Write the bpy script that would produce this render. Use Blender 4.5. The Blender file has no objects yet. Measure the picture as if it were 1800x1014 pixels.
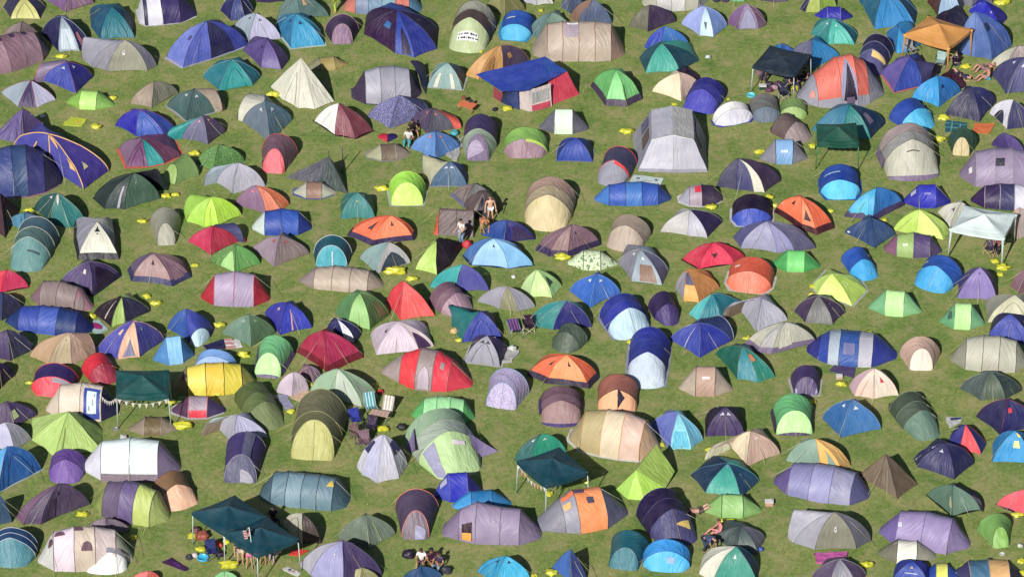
import bpy, bmesh, math, random
from mathutils import Vector, noise

# ------------------------------------------------------------------ camera, sky, sun
SC = bpy.context.scene
DIST, PITCH = 230.0, math.radians(34)
FPX = 32.0 * DIST                      # pixels of the 1800 px wide picture
CAMP = Vector((0, -DIST*math.cos(PITCH), DIST*math.sin(PITCH)))
cam = bpy.data.objects.new('camera', bpy.data.cameras.new('camera'))
SC.collection.objects.link(cam); SC.camera = cam
cam.location = CAMP
cam.rotation_euler = (math.pi/2-PITCH, 0, 0)
cam.data.sensor_width = 36; cam.data.lens = FPX*36/1800
cam.data.clip_start = 1; cam.data.clip_end = 3000
SUN_EL, SHADOW_AZ = math.radians(34), math.radians(21)
sd = Vector((math.sin(SHADOW_AZ)*math.cos(SUN_EL), math.cos(SHADOW_AZ)*math.cos(SUN_EL), -math.sin(SUN_EL)))
sun = bpy.data.objects.new('sun', bpy.data.lights.new('sun', 'SUN'))
SC.collection.objects.link(sun)
sun.data.energy = 5; sun.data.angle = math.radians(.5); sun.data.color = (1, .95, .87)
sun.rotation_euler = sd.to_track_quat('-Z', 'Y').to_euler()
W = bpy.data.worlds.new('World'); SC.world = W; W.use_nodes = True
nt = W.node_tree; bg = nt.nodes['Background']
sky = nt.nodes.new('ShaderNodeTexSky'); sky.sky_type = 'NISHITA'; sky.sun_disc = False
sky.sun_elevation = SUN_EL; sky.sun_rotation = math.pi + SHADOW_AZ
nt.links.new(sky.outputs[0], bg.inputs[0]); bg.inputs[1].default_value = .05
SC.view_settings.view_transform = 'Standard'; SC.view_settings.look = 'None'
SC.view_settings.exposure = .5; SC.view_settings.gamma = 1
COL = SC.collection
R = random.Random(7)

# ------------------------------------------------------------------ picture <-> ground
CP, SP = math.cos(PITCH), math.sin(PITCH)
def ray(X, Y):
    x = (X-900)/FPX; y = -(Y-507)/FPX*.9985
    return Vector((x, CP + y*SP, -SP + y*CP))
def unp(X, Y, z=0.0):
    d = ray(X, Y); t = (z-CAMP.z)/d.z
    return CAMP + d*t
X0 = [0, 300, 600, 900, 1200, 1480]; Y0 = [0, 200, 400, 600, 794]
TX = TY = 0
def tile(c, r):
    global TX, TY
    TX, TY = X0[c], Y0[r]
Z = 4.609
def px(p): return TX+p[0]/Z, TY+p[1]/Z
def g(p, z=0.0): return unp(*px(p), z)
def pts(s): return [tuple(float(v) for v in q.split(',')) for q in s.split()]
def mz(p):   # metres per zoom pixel at p
    return (g((p[0]+100, p[1]))-g(p)).x/100
def onplane(p, Y):
    d = ray(*px(p)); t = (Y-CAMP.y)/d.y
    return CAMP + d*t

# ------------------------------------------------------------------ materials
def lin(v): return v/12.92 if v <= .04045 else ((v+.055)/1.055)**2.4
def hexc(h, k=1.0):
    if len(h) == 3: v = [int(c, 16)/15 for c in h]
    else: v = [int(h[i:i+2], 16)/255 for i in (0, 2, 4)]
    v = [lin(c)*ALB*k for c in v]; m_ = sum(v)/3
    return [min(.8, c*.9+m_*.1) for c in v]
ALB = .66
MATS = {}
def nd(t, ty, **kw):
    n = t.nodes.new(ty)
    for k, v in kw.items(): setattr(n, k, v)
    return n
def fabric(h, pat=None, k=1.0):
    key = (h, pat, k)
    if key in MATS: return MATS[key]
    m = bpy.data.materials.new('fabric_'+h+('_'+pat if pat else ''))
    m.use_nodes = True; t = m.node_tree; L = t.links.new
    bs = t.nodes['Principled BSDF']; out = t.nodes['Material Output']
    c = hexc(h, k)
    g_ = (c[0]+c[1]+c[2])/3
    tc = nd(t, 'ShaderNodeTexCoord'); oi = nd(t, 'ShaderNodeObjectInfo')
    # sun-faded and dusty patches
    n1 = nd(t, 'ShaderNodeTexNoise'); n1.inputs['Scale'].default_value = 1.7; n1.inputs['Detail'].default_value = 5
    L(tc.outputs['Object'], n1.inputs['Vector'])
    mx = nd(t, 'ShaderNodeMix', data_type='RGBA')
    r1 = nd(t, 'ShaderNodeMapRange'); r1.inputs[1].default_value = .35; r1.inputs[2].default_value = .75
    L(n1.outputs['Fac'], r1.inputs[0]); L(r1.outputs[0], mx.inputs[0])
    mx.inputs[6].default_value = (c[0]*.9, c[1]*.9, c[2]*.92, 1)
    mx.inputs[7].default_value = tuple(min(.9, .9*v*1.1+.06*g_+.015) for v in c)+(1,)
    colout = mx.outputs[2]
    if pat:
        v = nd(t, 'ShaderNodeTexVoronoi') if pat in ('floral', 'dots') else nd(t, 'ShaderNodeTexNoise')
        v.inputs['Scale'].default_value = {'floral': 12, 'dots': 9, 'leaf': 13, 'camo': 5, 'hearts': 14}[pat]
        L(tc.outputs['Object'], v.inputs['Vector'])
        cr = nd(t, 'ShaderNodeValToRGB'); cr.color_ramp.interpolation = 'CONSTANT'
        def cc(x): return tuple(hexc(x))+(1,)
        pal = {'floral': [(0, 'aac'), (.25, '77b'), (.5, '668')], 'dots': [(0, 'd99'), (.22, 'dde'), (.55, '9ad')],
               'leaf': [(0, '463'), (.42, '695'), (.55, '574'), (.62, '8b6')], 'camo': [(0, '796'), (.42, 'dec'), (.58, 'bc9')],
               'hearts': [(0, 'bbd'), (.45, '98b'), (.56, 'cbd')]}[pat]
        e = cr.color_ramp.elements
        e[0].position, e[0].color = pal[0][0], cc(pal[0][1]); e[1].position, e[1].color = pal[1][0], cc(pal[1][1])
        for p_, q in pal[2:]:
            x = e.new(p_); x.color = cc(q)
        L(v.outputs['Distance' if pat in ('floral', 'dots') else 'Fac'], cr.inputs[0])
        colout = cr.outputs[0]
    L(colout, bs.inputs['Base Color'])
    # pulled creases run up the panel (uv.x across, uv.y up, in metres)
    mp = nd(t, 'ShaderNodeMapping'); mp.inputs['Scale'].default_value = (7, 1.1, 1)
    L(tc.outputs['UV'], mp.inputs['Vector'])
    add = nd(t, 'ShaderNodeVectorMath', operation='ADD')
    L(mp.outputs[0], add.inputs[0]); L(oi.outputs['Random'], add.inputs[1])
    n2 = nd(t, 'ShaderNodeTexNoise'); n2.inputs['Scale'].default_value = 1; n2.inputs['Detail'].default_value = 3; n2.inputs['Distortion'].default_value = .6
    L(add.outputs[0], n2.inputs['Vector'])
    n3 = nd(t, 'ShaderNodeTexNoise'); n3.inputs['Scale'].default_value = 4.5; n3.inputs['Detail'].default_value = 4
    L(tc.outputs['Object'], n3.inputs['Vector'])
    ad = nd(t, 'ShaderNodeMath', operation='MULTIPLY_ADD'); ad.inputs[1].default_value = .35
    L(n3.outputs['Fac'], ad.inputs[0]); L(n2.outputs['Fac'], ad.inputs[2])
    bp = nd(t, 'ShaderNodeBump'); bp.inputs['Strength'].default_value = .45; bp.inputs['Distance'].default_value = .05
    mp2 = nd(t, 'ShaderNodeMapping'); mp2.inputs['Scale'].default_value = (2.6, .8, 1); mp2.inputs['Rotation'].default_value = (0, 0, .35)
    L(add.outputs[0], mp2.inputs['Vector']); mp2.inputs['Scale'].default_value = (.42, .7, 1)
    n4 = nd(t, 'ShaderNodeTexNoise'); n4.inputs['Scale'].default_value = 1.1; n4.inputs['Detail'].default_value = 2; n4.inputs['Distortion'].default_value = 1.5
    L(mp2.outputs[0], n4.inputs['Vector'])
    ad2 = nd(t, 'ShaderNodeMath', operation='MULTIPLY_ADD'); ad2.inputs[1].default_value = 3.2
    L(n4.outputs['Fac'], ad2.inputs[0]); L(ad.outputs[0], ad2.inputs[2])
    L(ad2.outputs[0], bp.inputs['Height']); L(bp.outputs[0], bs.inputs['Normal'])
    bs.inputs['Roughness'].default_value = .5; bs.inputs['Specular IOR Level'].default_value = .3
    tr = nd(t, 'ShaderNodeBsdfTranslucent'); L(colout, tr.inputs[0])
    ms = nd(t, 'ShaderNodeMixShader'); ms.inputs[0].default_value = .1
    L(bs.outputs[0], ms.inputs[1]); L(tr.outputs[0], ms.inputs[2]); L(ms.outputs[0], out.inputs[0])
    MATS[key] = m
    return m
def plain(name, h, rough=.6, metal=0.0):
    key = ('p', h, rough, metal)
    if key in MATS: return MATS[key]
    m = bpy.data.materials.new(name); m.use_nodes = True; t = m.node_tree
    bs = t.nodes['Principled BSDF']; c = hexc(h)
    n = nd(t, 'ShaderNodeTexNoise'); n.inputs['Scale'].default_value = 9
    cr = nd(t, 'ShaderNodeMix', data_type='RGBA'); cr.inputs[6].default_value = tuple(x*.85 for x in c)+(1,); cr.inputs[7].default_value = tuple(min(.9, x*1.12) for x in c)+(1,)
    t.links.new(n.outputs['Fac'], cr.inputs[0]); t.links.new(cr.outputs[2], bs.inputs['Base Color'])
    bs.inputs['Roughness'].default_value = rough; bs.inputs['Metallic'].default_value = metal
    MATS[key] = m
    return m
def dark(h, f=.5):
    v = [int(c, 16) for c in h]
    return ''.join('%x' % max(0, int(c*f)) for c in v)

# ------------------------------------------------------------------ objects
def empty(name, loc):
    o = bpy.data.objects.new(name, None); COL.objects.link(o); o.location = loc
    o.empty_display_size = .3
    return o
BASE = {}
def mk(name, vs, fs, mat, parent, uvs=None, smooth=True):
    off = BASE.get(parent.name, Vector((0, 0, 0))) if parent else Vector((0, 0, 0))
    me = bpy.data.meshes.new(name)
    me.from_pydata([tuple(v-off) for v in vs], [], fs)
    if uvs:
        ul = me.uv_layers.new(name='UVMap')
        ul.data.foreach_set('uv', [c for l in me.loops for c in uvs[l.vertex_index]])
    me.materials.append(mat)
    if smooth: me.polygons.foreach_set('use_smooth', [True]*len(me.polygons))
    me.update()
    o = bpy.data.objects.new(name, me); COL.objects.link(o)
    if parent: o.parent = parent
    return o
TH = []                                    # every top-level thing: dict(obj, base, x, y)
def thing(name, cat, label, base, X=None, Y=None, group=None):
    o = empty(name, base); BASE[o.name] = Vector(base)
    o['category'] = cat
    if group: o['group'] = group
    TH.append(dict(o=o, base=label, X=X, Y=Y, name=name, cat=cat, w=base))
    return o
def wob(v, a, sc=1.15):
    a = a*1.35
    n = noise.noise_vector(v*sc)
    return v + Vector((n.x*a, n.y*a, n.z*a*.8))
def grid(name, f, ns, nt_, mat, parent, w=.03, pin=True, lift=0.0, flip=False, s0=0, s1=1, t0=0, t1=1, uvm=0):
    vs = []; uv = []
    for j in range(nt_+1):
        t = t0+(t1-t0)*j/nt_
        for i in range(ns+1):
            s = s0+(s1-s0)*i/ns
            p = f(s, t)
            q = wob(p, w) + wob(p, w*.35, 5) - p if w else p
            if p.z < .03: q.z = max(.004, min(q.z, .03))
            if lift: q = q + nrm(f, s, t)*lift
            vs.append(q)
    W_ = (f(1, .3)-f(0, .3)).length; H_ = (f(.5, 1)-f(.5, 0)).length
    for j in range(nt_+1):
        for i in range(ns+1):
            a_, b_ = (s0+(s1-s0)*i/ns)*W_, (t0+(t1-t0)*j/nt_)*H_
            uv.append((a_, b_) if uvm == 0 else (b_, a_) if uvm == 1 else (a_*uvm+b_, b_*.35-a_))
    fs = [(j*(ns+1)+i, j*(ns+1)+i+1, (j+1)*(ns+1)+i+1, (j+1)*(ns+1)+i) for j in range(nt_) for i in range(ns)]
    return mk(name, vs, fs, mat, parent, uv)
def mixh(a, b): return ''.join('%x' % ((int(x, 16)*6+int(y, 16)*4)//10) for x, y in zip(a, b))
def nrm(f, s, t):
    e = .02
    a = f(min(1, s+e), t)-f(max(0, s-e), t); b = f(s, min(1, t+e))-f(s, max(0, t-e))
    n = a.cross(b)
    if n.length < 1e-8: return Vector((0, 0, 1))
    n.normalize()
    if n.dot(Vector((0, -.6, 1))) < 0 and n.z < .2: n = -n if n.y > 0 else n
    if n.z < -.05: n = -n
    return n
def tube(name, ps, r, mat, parent, k=4, closed=False):
    vs = []; fs = []
    for i, p in enumerate(ps):
        d = (ps[min(i+1, len(ps)-1)]-ps[max(i-1, 0)])
        if d.length < 1e-7: d = Vector((0, 0, 1))
        d.normalize()
        u = d.cross(Vector((0, 0, 1)))
        if u.length < .05: u = d.cross(Vector((1, 0, 0)))
        u.normalize(); v = d.cross(u)
        rr = r[i] if isinstance(r, list) else r
        for a in range(k):
            an = 2*math.pi*a/k
            vs.append(p+(u*math.cos(an)+v*math.sin(an))*rr)
    for i in range(len(ps)-1):
        for a in range(k):
            fs.append((i*k+a, i*k+(a+1) % k, (i+1)*k+(a+1) % k, (i+1)*k+a))
    fs += [tuple(range(k))[::-1], tuple((len(ps)-1)*k+a for a in range(k))]
    if name is None: return vs, fs
    return mk(name, vs, fs, mat, parent)
def patch(name, f, shape, s, t, ds, dt, col, parent, lift=.03, pat=None, tilt=0):
    """a piece sewn on a panel f: shape r(ect) t(riangle) d(oor arch) c(ircle), centred at s with base t"""
    n = 9; m = 6
    def ff(a, b):
        if shape == 'r': x = (a-.5)*ds; y = b*dt
        elif shape == 't': x = (a-.5)*ds*(1-b); y = b*dt
        elif shape == 'v': x = (a-.5)*ds*b; y = b*dt
        elif shape == 'd': x = (a-.5)*ds*math.sqrt(max(0, 1-b**2.6))*(1-.12*b); y = b*dt
        else: y = (1-math.cos(b*math.pi))/2*dt; x = (a-.5)*ds*math.sin(b*math.pi)
        return f(max(0, min(1, s+x+tilt*y)), max(0, min(1, t+y)))
    vs = []; uv = []
    for j in range(m+1):
        for i in range(n+1):
            p = ff(i/n, j/m)
            a0 = max(0, min(1, s)); q = p + nrm(f, a0, min(.93, t+dt*.5))*(lift if 1 else 0)
            q = q + (wob(p, .03) + wob(p, .0105, 5) - p - p)
            q.z = max(q.z, .012)
            vs.append(q); uv.append((i/n*.7, j/m*.7))
    fs = [(j*(n+1)+i, j*(n+1)+i+1, (j+1)*(n+1)+i+1, (j+1)*(n+1)+i) for j in range(m) for i in range(n)]
    return mk(name, vs, fs, fabric(col, pat), parent, uv)
def lerp(a, b, t): return a+(b-a)*t
GUY = ['cc9', 'bb7', 'ddc', 'cca', 'ba6']
def guys(T, cands, n, col=None, C=None):
    for p, out in R.sample(cands, min(n, len(cands))):
        d = Vector((out.x, out.y, 0))
        if d.length < .01: continue
        d.normalize()
        e = p+d*(p.z*R.uniform(.8, 1.25)); e.z = .02
        tube('guy_line', [p, e], .0095, plain('cord', col or R.choice(GUY)), T, 3)

PART_OPTS = dict(front='side_panel')
TENTN = 'dome_tent'
def sub(T, o):
    BASE[o.name] = BASE[T.name]; return o
def finish(T, panels, cols, kw, C, objs=None):
    """sleeves, doors, vents, patches shared by all kinds; panels = list of f(s,t)"""
    for ki, pt in enumerate(kw.get('pt', [])):
        i, shape, s, t, ds, dt, c = pt[:7]
        if i >= len(panels)-(1 if len(panels) > 2 and kw.get('fr') else 0): continue
        nm = pt[7] if len(pt) > 7 else 'vent'
        patch(nm, panels[i], shape, s, t, ds, dt, c, sub(T, objs[i]) if objs else T, lift=kw.get('lf', .04)+.022*min(ki, 2), tilt=pt[8] if len(pt) > 8 else 0)

def DT(ps, ap, cols, label, b=.66, dep=.85, kind='dome_tent', **kw):
    """dome: visible half of the footprint left to right, peak, panel colours from the left front round"""
    P2 = pts(ps); cols = cols.split(); pat = kw.get('pat')
    P = [g(p) for p in P2]
    if len(P) == 2:
        d = (P[1]-P[0]); n = Vector((-d.y, d.x, 0)).normalized()*d.length*dep
        P += [P[1]+n*1, P[0]+n*1]
    elif kw.get('full'): pass
    else:
        c = (P[0]+P[-1])/2
        P += [2*c-p for p in P[1:-1]]
    n = len(P); C = sum(P, Vector())/n
    P = [C+(p-C)*1.045 for p in P]
    A = onplane(pts(ap)[0], C.y)
    if b > .4: A.z *= .94
    A.z = max(.45, min(3.4, A.z))
    X, Y = sum(p[0] for p in P2)/len(P2), sum(p[1] for p in P2)/len(P2)
    Xp, Yp = px((X, (Y+pts(ap)[0][1])/2))
    T = thing(kind, 'tent', label, C, Xp, Yp, kw.get('group'))
    h = A.z
    def q(i, t):
        p = P[i % n]; st = lerp(p, A, t)
        a = t*math.pi/2
        el = p+(A-p)*(1-math.cos(a)); el.z = h*math.sin(a)
        return lerp(st, el, b)
    sag = kw.get('sag', .03)
    def panel(i):
        def f(s, t):
            p0, p1 = q(i, t), q(i+1, t)
            p = lerp(p0, p1, s); L_ = (p1-p0).length
            inn = Vector((C.x-p.x, C.y-p.y, 0))
            if inn.length > 1e-4: inn.normalize()
            z = p.z
            p = p + inn*(sag*4*s*(1-s)*L_*math.sin(math.pi*min(1, t*1.0+.08)))
            p.z = z - .02*4*s*(1-s)*L_*(t if b > .3 else 0)
            p.z += .06*4*s*(1-s)*(1-t)**4*min(1, L_/1.5)
            return p
        return f
    panels = [panel(i) for i in range(n)]
    porch = kw.get('porch', [])
    cs = [cols[i] if i < len(cols) else cols[0] if i == n-1 else cols[min(len(cols)-1, 1)] for i in range(n)]
    if len(cols) == 1: cs = cols*n
    objs = []
    for i in range(n):
        nm = 'flysheet' if cs[i] == cs[0] else ('door_panel' if i == 1 and n > 4 else 'side_panel')
        objs.append(grid(nm, panels[i], 10, 11, fabric(cs[i], pat if cs[i] == cs[0] or kw.get('allpat') else None), T, kw.get('wr', .035)))
    sk = kw.get('sk')
    if sk:
        for i in range(n):
            def fs_(s, t, i=i):
                p = panels[i](s, .17*t); o = Vector((p.x-C.x, p.y-C.y, 0)).normalized()*.05*(1-t)
                return p+o
            grid('mud_skirt', fs_, 9, 2, fabric(sk), T, .02, lift=.03)
    slv = kw.get('s')
    near = [i for i in range(n) if (P[i]-C).y < .25*abs((P[i]-C).x)+.1 or i < len(P2)]
    for i in near:
        c = slv if kw.get('st') else mixh(slv, cs[i]) if slv else dark(cs[i], .75)
        tube('pole_sleeve', [wob(q(i, t/10), kw.get('wr', .035))+Vector((0, 0, .01)) for t in range(11)], kw.get('st', .015) if slv else .012, fabric(c), T)
    for pr in porch:
        ed, tip, a, hf, c1, c2 = pr[:6]
        G_ = g(pts(tip)[0]); i, j = ed % n, (ed+1) % n
        Pi, Pj = P[i], P[j]; M = (Pi+Pj)/2; v = G_-M
        sh = pr[6] if len(pr) > 6 else .12
        A1 = lerp(Pi, Pj, sh)+v*a; B1 = lerp(Pj, Pi, sh)+v*a; hp = h*hf
        def S0(s): return q(i, 2*s*.97) if s < .5 else q(j, (2-2*s)*.97)
        def S1(s):
            p = lerp(A1, B1, (1-math.cos(math.pi*s))/2); p.z = hp*math.sin(math.pi*s); return p
        def Gc(s): return lerp(A1, B1, s)+v*(1-a)*math.sin(math.pi*s)*.95
        grid('porch_roof', lambda s, t: lerp(S0(s), S1(s), t), 12, 5, fabric(c1), T, .03)
        if c2 != 'no':
            grid('porch_door', lambda s, t: lerp(S1(s), Gc(s), t), 12, 6, fabric(c2), T, .03)
        tube('pole_sleeve', [S1(s/14)+Vector((0, 0, .01)) for s in range(15)], .022, fabric(slv or dark(c1, .75)), T)
    v = kw.get('v')
    if v:
        for i in range(min(2, len(P2)-1)) if len(P2) > 2 else [0]:
            for s in ((.5,) if len(P2) > 2 else (.3, .7)):
                patch('vent', panels[i], 't', s, .66, .28, .12, v, sub(T, objs[i]), .05)
    if kw.get('d', R.random() < .5) is not False and len(kw.get('pt', [])) == 0 and not pat:
        i = kw['d'] if isinstance(kw.get('d'), int) and kw.get('d') is not True else (1 if n > 4 else R.choice([0, 1]) if len(P2) > 2 else 0)
        d_ = patch('door_flap', panels[i], 'd', .5, .02, .62, .66, kw.get('dc', cs[i]), sub(T, objs[i]), .03)
        zf = lambda b_, sg: panels[i](.5+sg*.31*math.sqrt(max(0, 1-b_**2.6))*(1-.12*b_), .02+.66*b_)+nrm(panels[i], .5, .35)*.04
        if R.random() < .6: tube('zip', [zf(k/8, -1) for k in range(9)]+[zf(1-k/8, 1) for k in range(1, 9)], .011, plain('zip', dark(cs[i], .45)), T, 3)
    if kw.get('hm'):
        o = [C+(p-C)*1.07 for p in P]
        for p in o: p.z = .012
        mk('ground_sheet', o+[C+Vector((0, 0, .012))], [(i, (i+1) % n, n) for i in range(n)], fabric(kw['hm']), T, smooth=False)
    finish(T, panels, cs, kw, C, objs)
    if len(P2) > 2 or True:
        ca = [(panels[i](.5, .6), panels[i](.5, 0)-C) for i in range(n)]+[(q(i, .75), P[i]-C) for i in range(n)]
        guys(T, ca, kw.get('g', 0)+R.choice([2, 3, 4]), kw.get('gc'))
    return T

def loft(kind, label, axis0, axis1, nv, secs, w, h, cols, XY, kw):
    """hoops along an axis; nv = unit vector from near to far side; secs = (t, width, height)"""
    C = (axis0+axis1)/2
    T = thing(kind, 'tent', label, C, XY[0], XY[1], kw.get('group'))
    ax = axis1-axis0; tri = kw.get('tri'); pat = kw.get('pat')
    def arch(sec, u):
        t, wf, hf = sec[:3]
        c = axis0+ax*t
        if tri: y = 2*u-1; z = 1-abs(2*u-1)
        else:
            th = math.pi*u; e = sec[4] if len(sec) > 4 else kw.get('sq', 1.22)
            cth = math.cos(th); y = -math.copysign(abs(cth)**e, cth); z = math.sin(th)**1.0
        p = c+nv*(y*w*wf/2); p.z = max(0, z*h*hf)
        if len(sec) > 5: p = p+ax*(sec[5]*z)
        if hf < .05: p.z = 0; p = p + ax.normalized()*(sec[3]*math.sin(math.pi*u) if len(sec) > 3 else 0)
        return p
    panels = []
    lean = kw.get('lean', 0)
    for k in range(len(secs)-1):
        def f(s, t, k=k):
            p = lerp(arch(secs[k], t), arch(secs[k+1], t), s)
            L_ = ax.length*abs(secs[k+1][0]-secs[k][0])
            sgl = .018*4*s*(1-s)*min(L_, 1.2)
            if secs[k][2] < .05 or secs[k+1][2] < .05: sgl *= -.8 if not tri else 0
            cc = axis0+ax*lerp(secs[k][0], secs[k+1][0], s)
            r = Vector((cc.x-p.x, cc.y-p.y, -p.z))
            if r.length > .01 and p.z > .03: p = p+r.normalized()*sgl
            return p
        panels.append(f)
    nk = len(panels)
    cs = [cols[min(k, len(cols)-1)] for k in range(nk)]
    if kw.get('cyc'): cs = [cols[k] for k in kw['cyc']]
    main = max(set(cs[1:]), key=cs[1:].count) if nk > 1 else cs[0]
    objs = []
    for k in range(nk):
        nm = 'end_panel' if k in (0, nk-1) else 'flysheet'
        if k == 0 and kw.get('fr'): nm = 'front_door'
        objs.append(grid(nm, panels[k], 7, 18, fabric(cs[k], pat if (cs[k] == main or kw.get('allpat')) else (kw.get('pat0') if k == 0 else None)), T, kw.get('wr', .03), uvm=1 if k in (0, nk-1) else R.choice([-.6, .5, .9, -1.2])))
    slv = kw.get('s')
    for k in range(1, len(secs)-1):
        c = slv or dark(cs[k], .65)
        tube('hoop_pole', [wob(arch(secs[k], u/18), kw.get('wr', .03))+Vector((0, 0, .012)) for u in range(19)], .017 if slv else .013, fabric(c), T)
    if kw.get('sk'):
        for k in range(nk):
            for side in (0, 1):
                if k in (0, nk-1): continue
                def fs_(s, t, k=k, side=side):
                    u = .09*t if side == 0 else 1-.09*t
                    p = panels[k](s, u); return p+nv*((1-t)*.06*(-1 if side == 0 else 1))
                grid('mud_skirt', fs_, 6, 2, fabric(kw['sk']), T, .02, lift=.03)
        def fe(s, t): return panels[0](.14*t, s)
        grid('mud_skirt', fe, 12, 2, fabric(kw['sk']), T, .02, lift=.03)
    if kw.get('hm'):
        o = []
        for k in range(len(secs)):
            cc = axis0+ax*secs[k][0]; o.append(cc-nv*(w*secs[k][1]/2+.12))
        for k in range(len(secs)-1, -1, -1):
            cc = axis0+ax*secs[k][0]; o.append(cc+nv*(w*secs[k][1]/2+.12))
        o[0] = o[0]-ax.normalized()*.15; o[-1] = o[-1]-ax.normalized()*.15
        for p in o: p.z = .012
        mk('ground_sheet', o, [tuple(range(len(o)))], fabric(kw['hm']), T, smooth=False)
    finish(T, panels, cs, kw, C, objs)
    ca = []
    for k in range(1, len(secs)-1):
        for u in (.22, .78): ca.append((arch(secs[k], u), nv*(-1 if u < .5 else 1)))
    ca.append((arch(secs[1], .5), -ax)); ca.append((arch(secs[-2], .5), ax))
    guys(T, ca, kw.get('g', R.choice([0, 1, 2, 3])), kw.get('gc'))
    T['_'] = 0; del T['_']
    return T, panels

SEC = {1: [(0, .7, 0), (.5, 1, 1), (1, .7, 0)], 2: [(0, .7, 0), (.5, 1, 1), (1, .7, 0)],
       3: [(0, .3, 0, -.12), (.3, .93, .97), (.68, .93, .97), (1, .3, 0, .12)],
       4: [(0, .3, 0, -.1), (.2, .88, .86), (.5, 1, 1), (.8, .9, .88), (1, .3, 0, .1)],
       5: [(0, .3, 0, -.1), (.17, .88, .84), (.4, 1, 1), (.62, 1, 1), (.84, .89, .85), (1, .3, 0, .1)],
       6: [(0, .55, 0, -.1), (.15, .95, .93), (.32, 1, 1), (.5, 1, 1), (.68, 1, 1), (.86, .96, .93), (1, .55, 0, .1)]}
def ST(a, b, top, cols, label, w=None, hr=.62, kind='tunnel_tent', secs=None, **kw):
    """tunnel seen from the side: near ground edge a-b, ridge y in the picture"""
    A2, B2 = pts(a)[0], pts(b)[0]; cols = cols.split(); top = float(top)
    A, B = g(A2), g(B2)
    M2 = ((A2[0]+B2[0])/2, (A2[1]+B2[1])/2)
    D = (M2[1]-top)*mz(M2)
    d = (B-A).normalized(); nv = Vector((-d.y, d.x, 0))
    if nv.y < 0: nv = -nv
    if w is None: w = D/(.5*SP*abs(nv.y)+hr*CP)*1.0
    h = max(.35, (D-w/2*SP*abs(nv.y))/CP)
    h = min(h, 2.6)
    if secs is None: secs = SEC[len(cols)]
    off = nv*w/2
    X, Y = px((M2[0], (M2[1]+top)/2))
    return loft(kind, label, A+off, B+off, nv, secs, w, h, cols, (X, Y), kw)
def ET(a, top, w, cols, label, hr=.6, fh=.36, wf=.82, fo=.18, tail=.25, hb=1.0, hf=.95, kind='tunnel_tent', bk=None, ef=1.5, fw=.95, **kw):
    """hooped tent seen from its front: front ground centre, top of the rear hoop, width in zoom px"""
    A2, T2 = pts(a)[0], pts(top)[0]; cols = cols.split()
    w = w*mz(A2); h = w*hr
    A = g(A2); B = g(T2, h*hb*.97); B.z = 0
    L_ = (B-A).length
    if L_ < .6: B = A+(B-A)*(.6/max(L_, .01)); L_ = .6
    d = (B-A).normalized(); A = A+d*fo*w; L_ = max(.5, (B-A).length); B = A+d*L_
    nv = Vector((-d.y, d.x, 0))
    if nv.x > 0: nv = -nv          # t=0 lies on the right, t=1 on the left, both visible
    nv = -nv
    if kind == 'popup_tent' and len(cols) > 2: bk = bk or cols[-1]; cols = cols[:2]
    m = max(1, len(cols)-1)
    dm = kw.get('dm')
    if len(cols) > 3: cols = cols[:3]
    if dm and not kw.get('km'): cols = cols[:2]
    m = max(1, len(cols)-1)
    if dm: wf = dm*.92; fo_ = .04
    secs = [(0, wf, 0, -(.04 if dm else fo)*w)]
    for k in range(m+1):
        u = k/m; secs.append((fh+(1-fh)*u, lerp(fw, 1, min(1, u*1.5)), lerp(hf, hb, u), 0, lerp(ef, 1.05, min(1, u*1.5))))
    if dm: secs[1] = (.05, dm, .88, 0, 1.0, .3); secs[2:] = [(lerp(.5, 1, (j+1)/m) if m > 1 else 1, 1, 1, 0, 1.05) for j in range(m)]
    if dm and m > 1: secs[2] = (.5, 1, .97, 0, 1.1)
    secs.append((1+tail, .7, 0, .1))
    cs = [cols[0]]+(cols[1:] if len(cols) > 1 else cols)+[bk or cols[-1]]
    X, Y = px(((A2[0]+T2[0])/2, (A2[1]+T2[1])/2))
    kw.setdefault('fr', 1)
    return loft(kind, label, A, B, nv, secs, w, h, cs, (X, Y), kw)
def PU(L_, R_, F_, top, cols, label, hr=.46, **kw):
    """pop-up tent seen from the front: tips left and right, front centre, top"""
    l, r, f, t = (pts(x)[0] for x in (L_, R_, F_, top))
    w = abs(r[0]-l[0])
    return ET(F_, top, w, cols, label, hr=hr, fh=kw.pop('fh', .33), wf=.72, fo=.05, tail=.22, hf=.82, kind='popup_tent', ef=1.15, fw=1, **kw)
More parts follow.
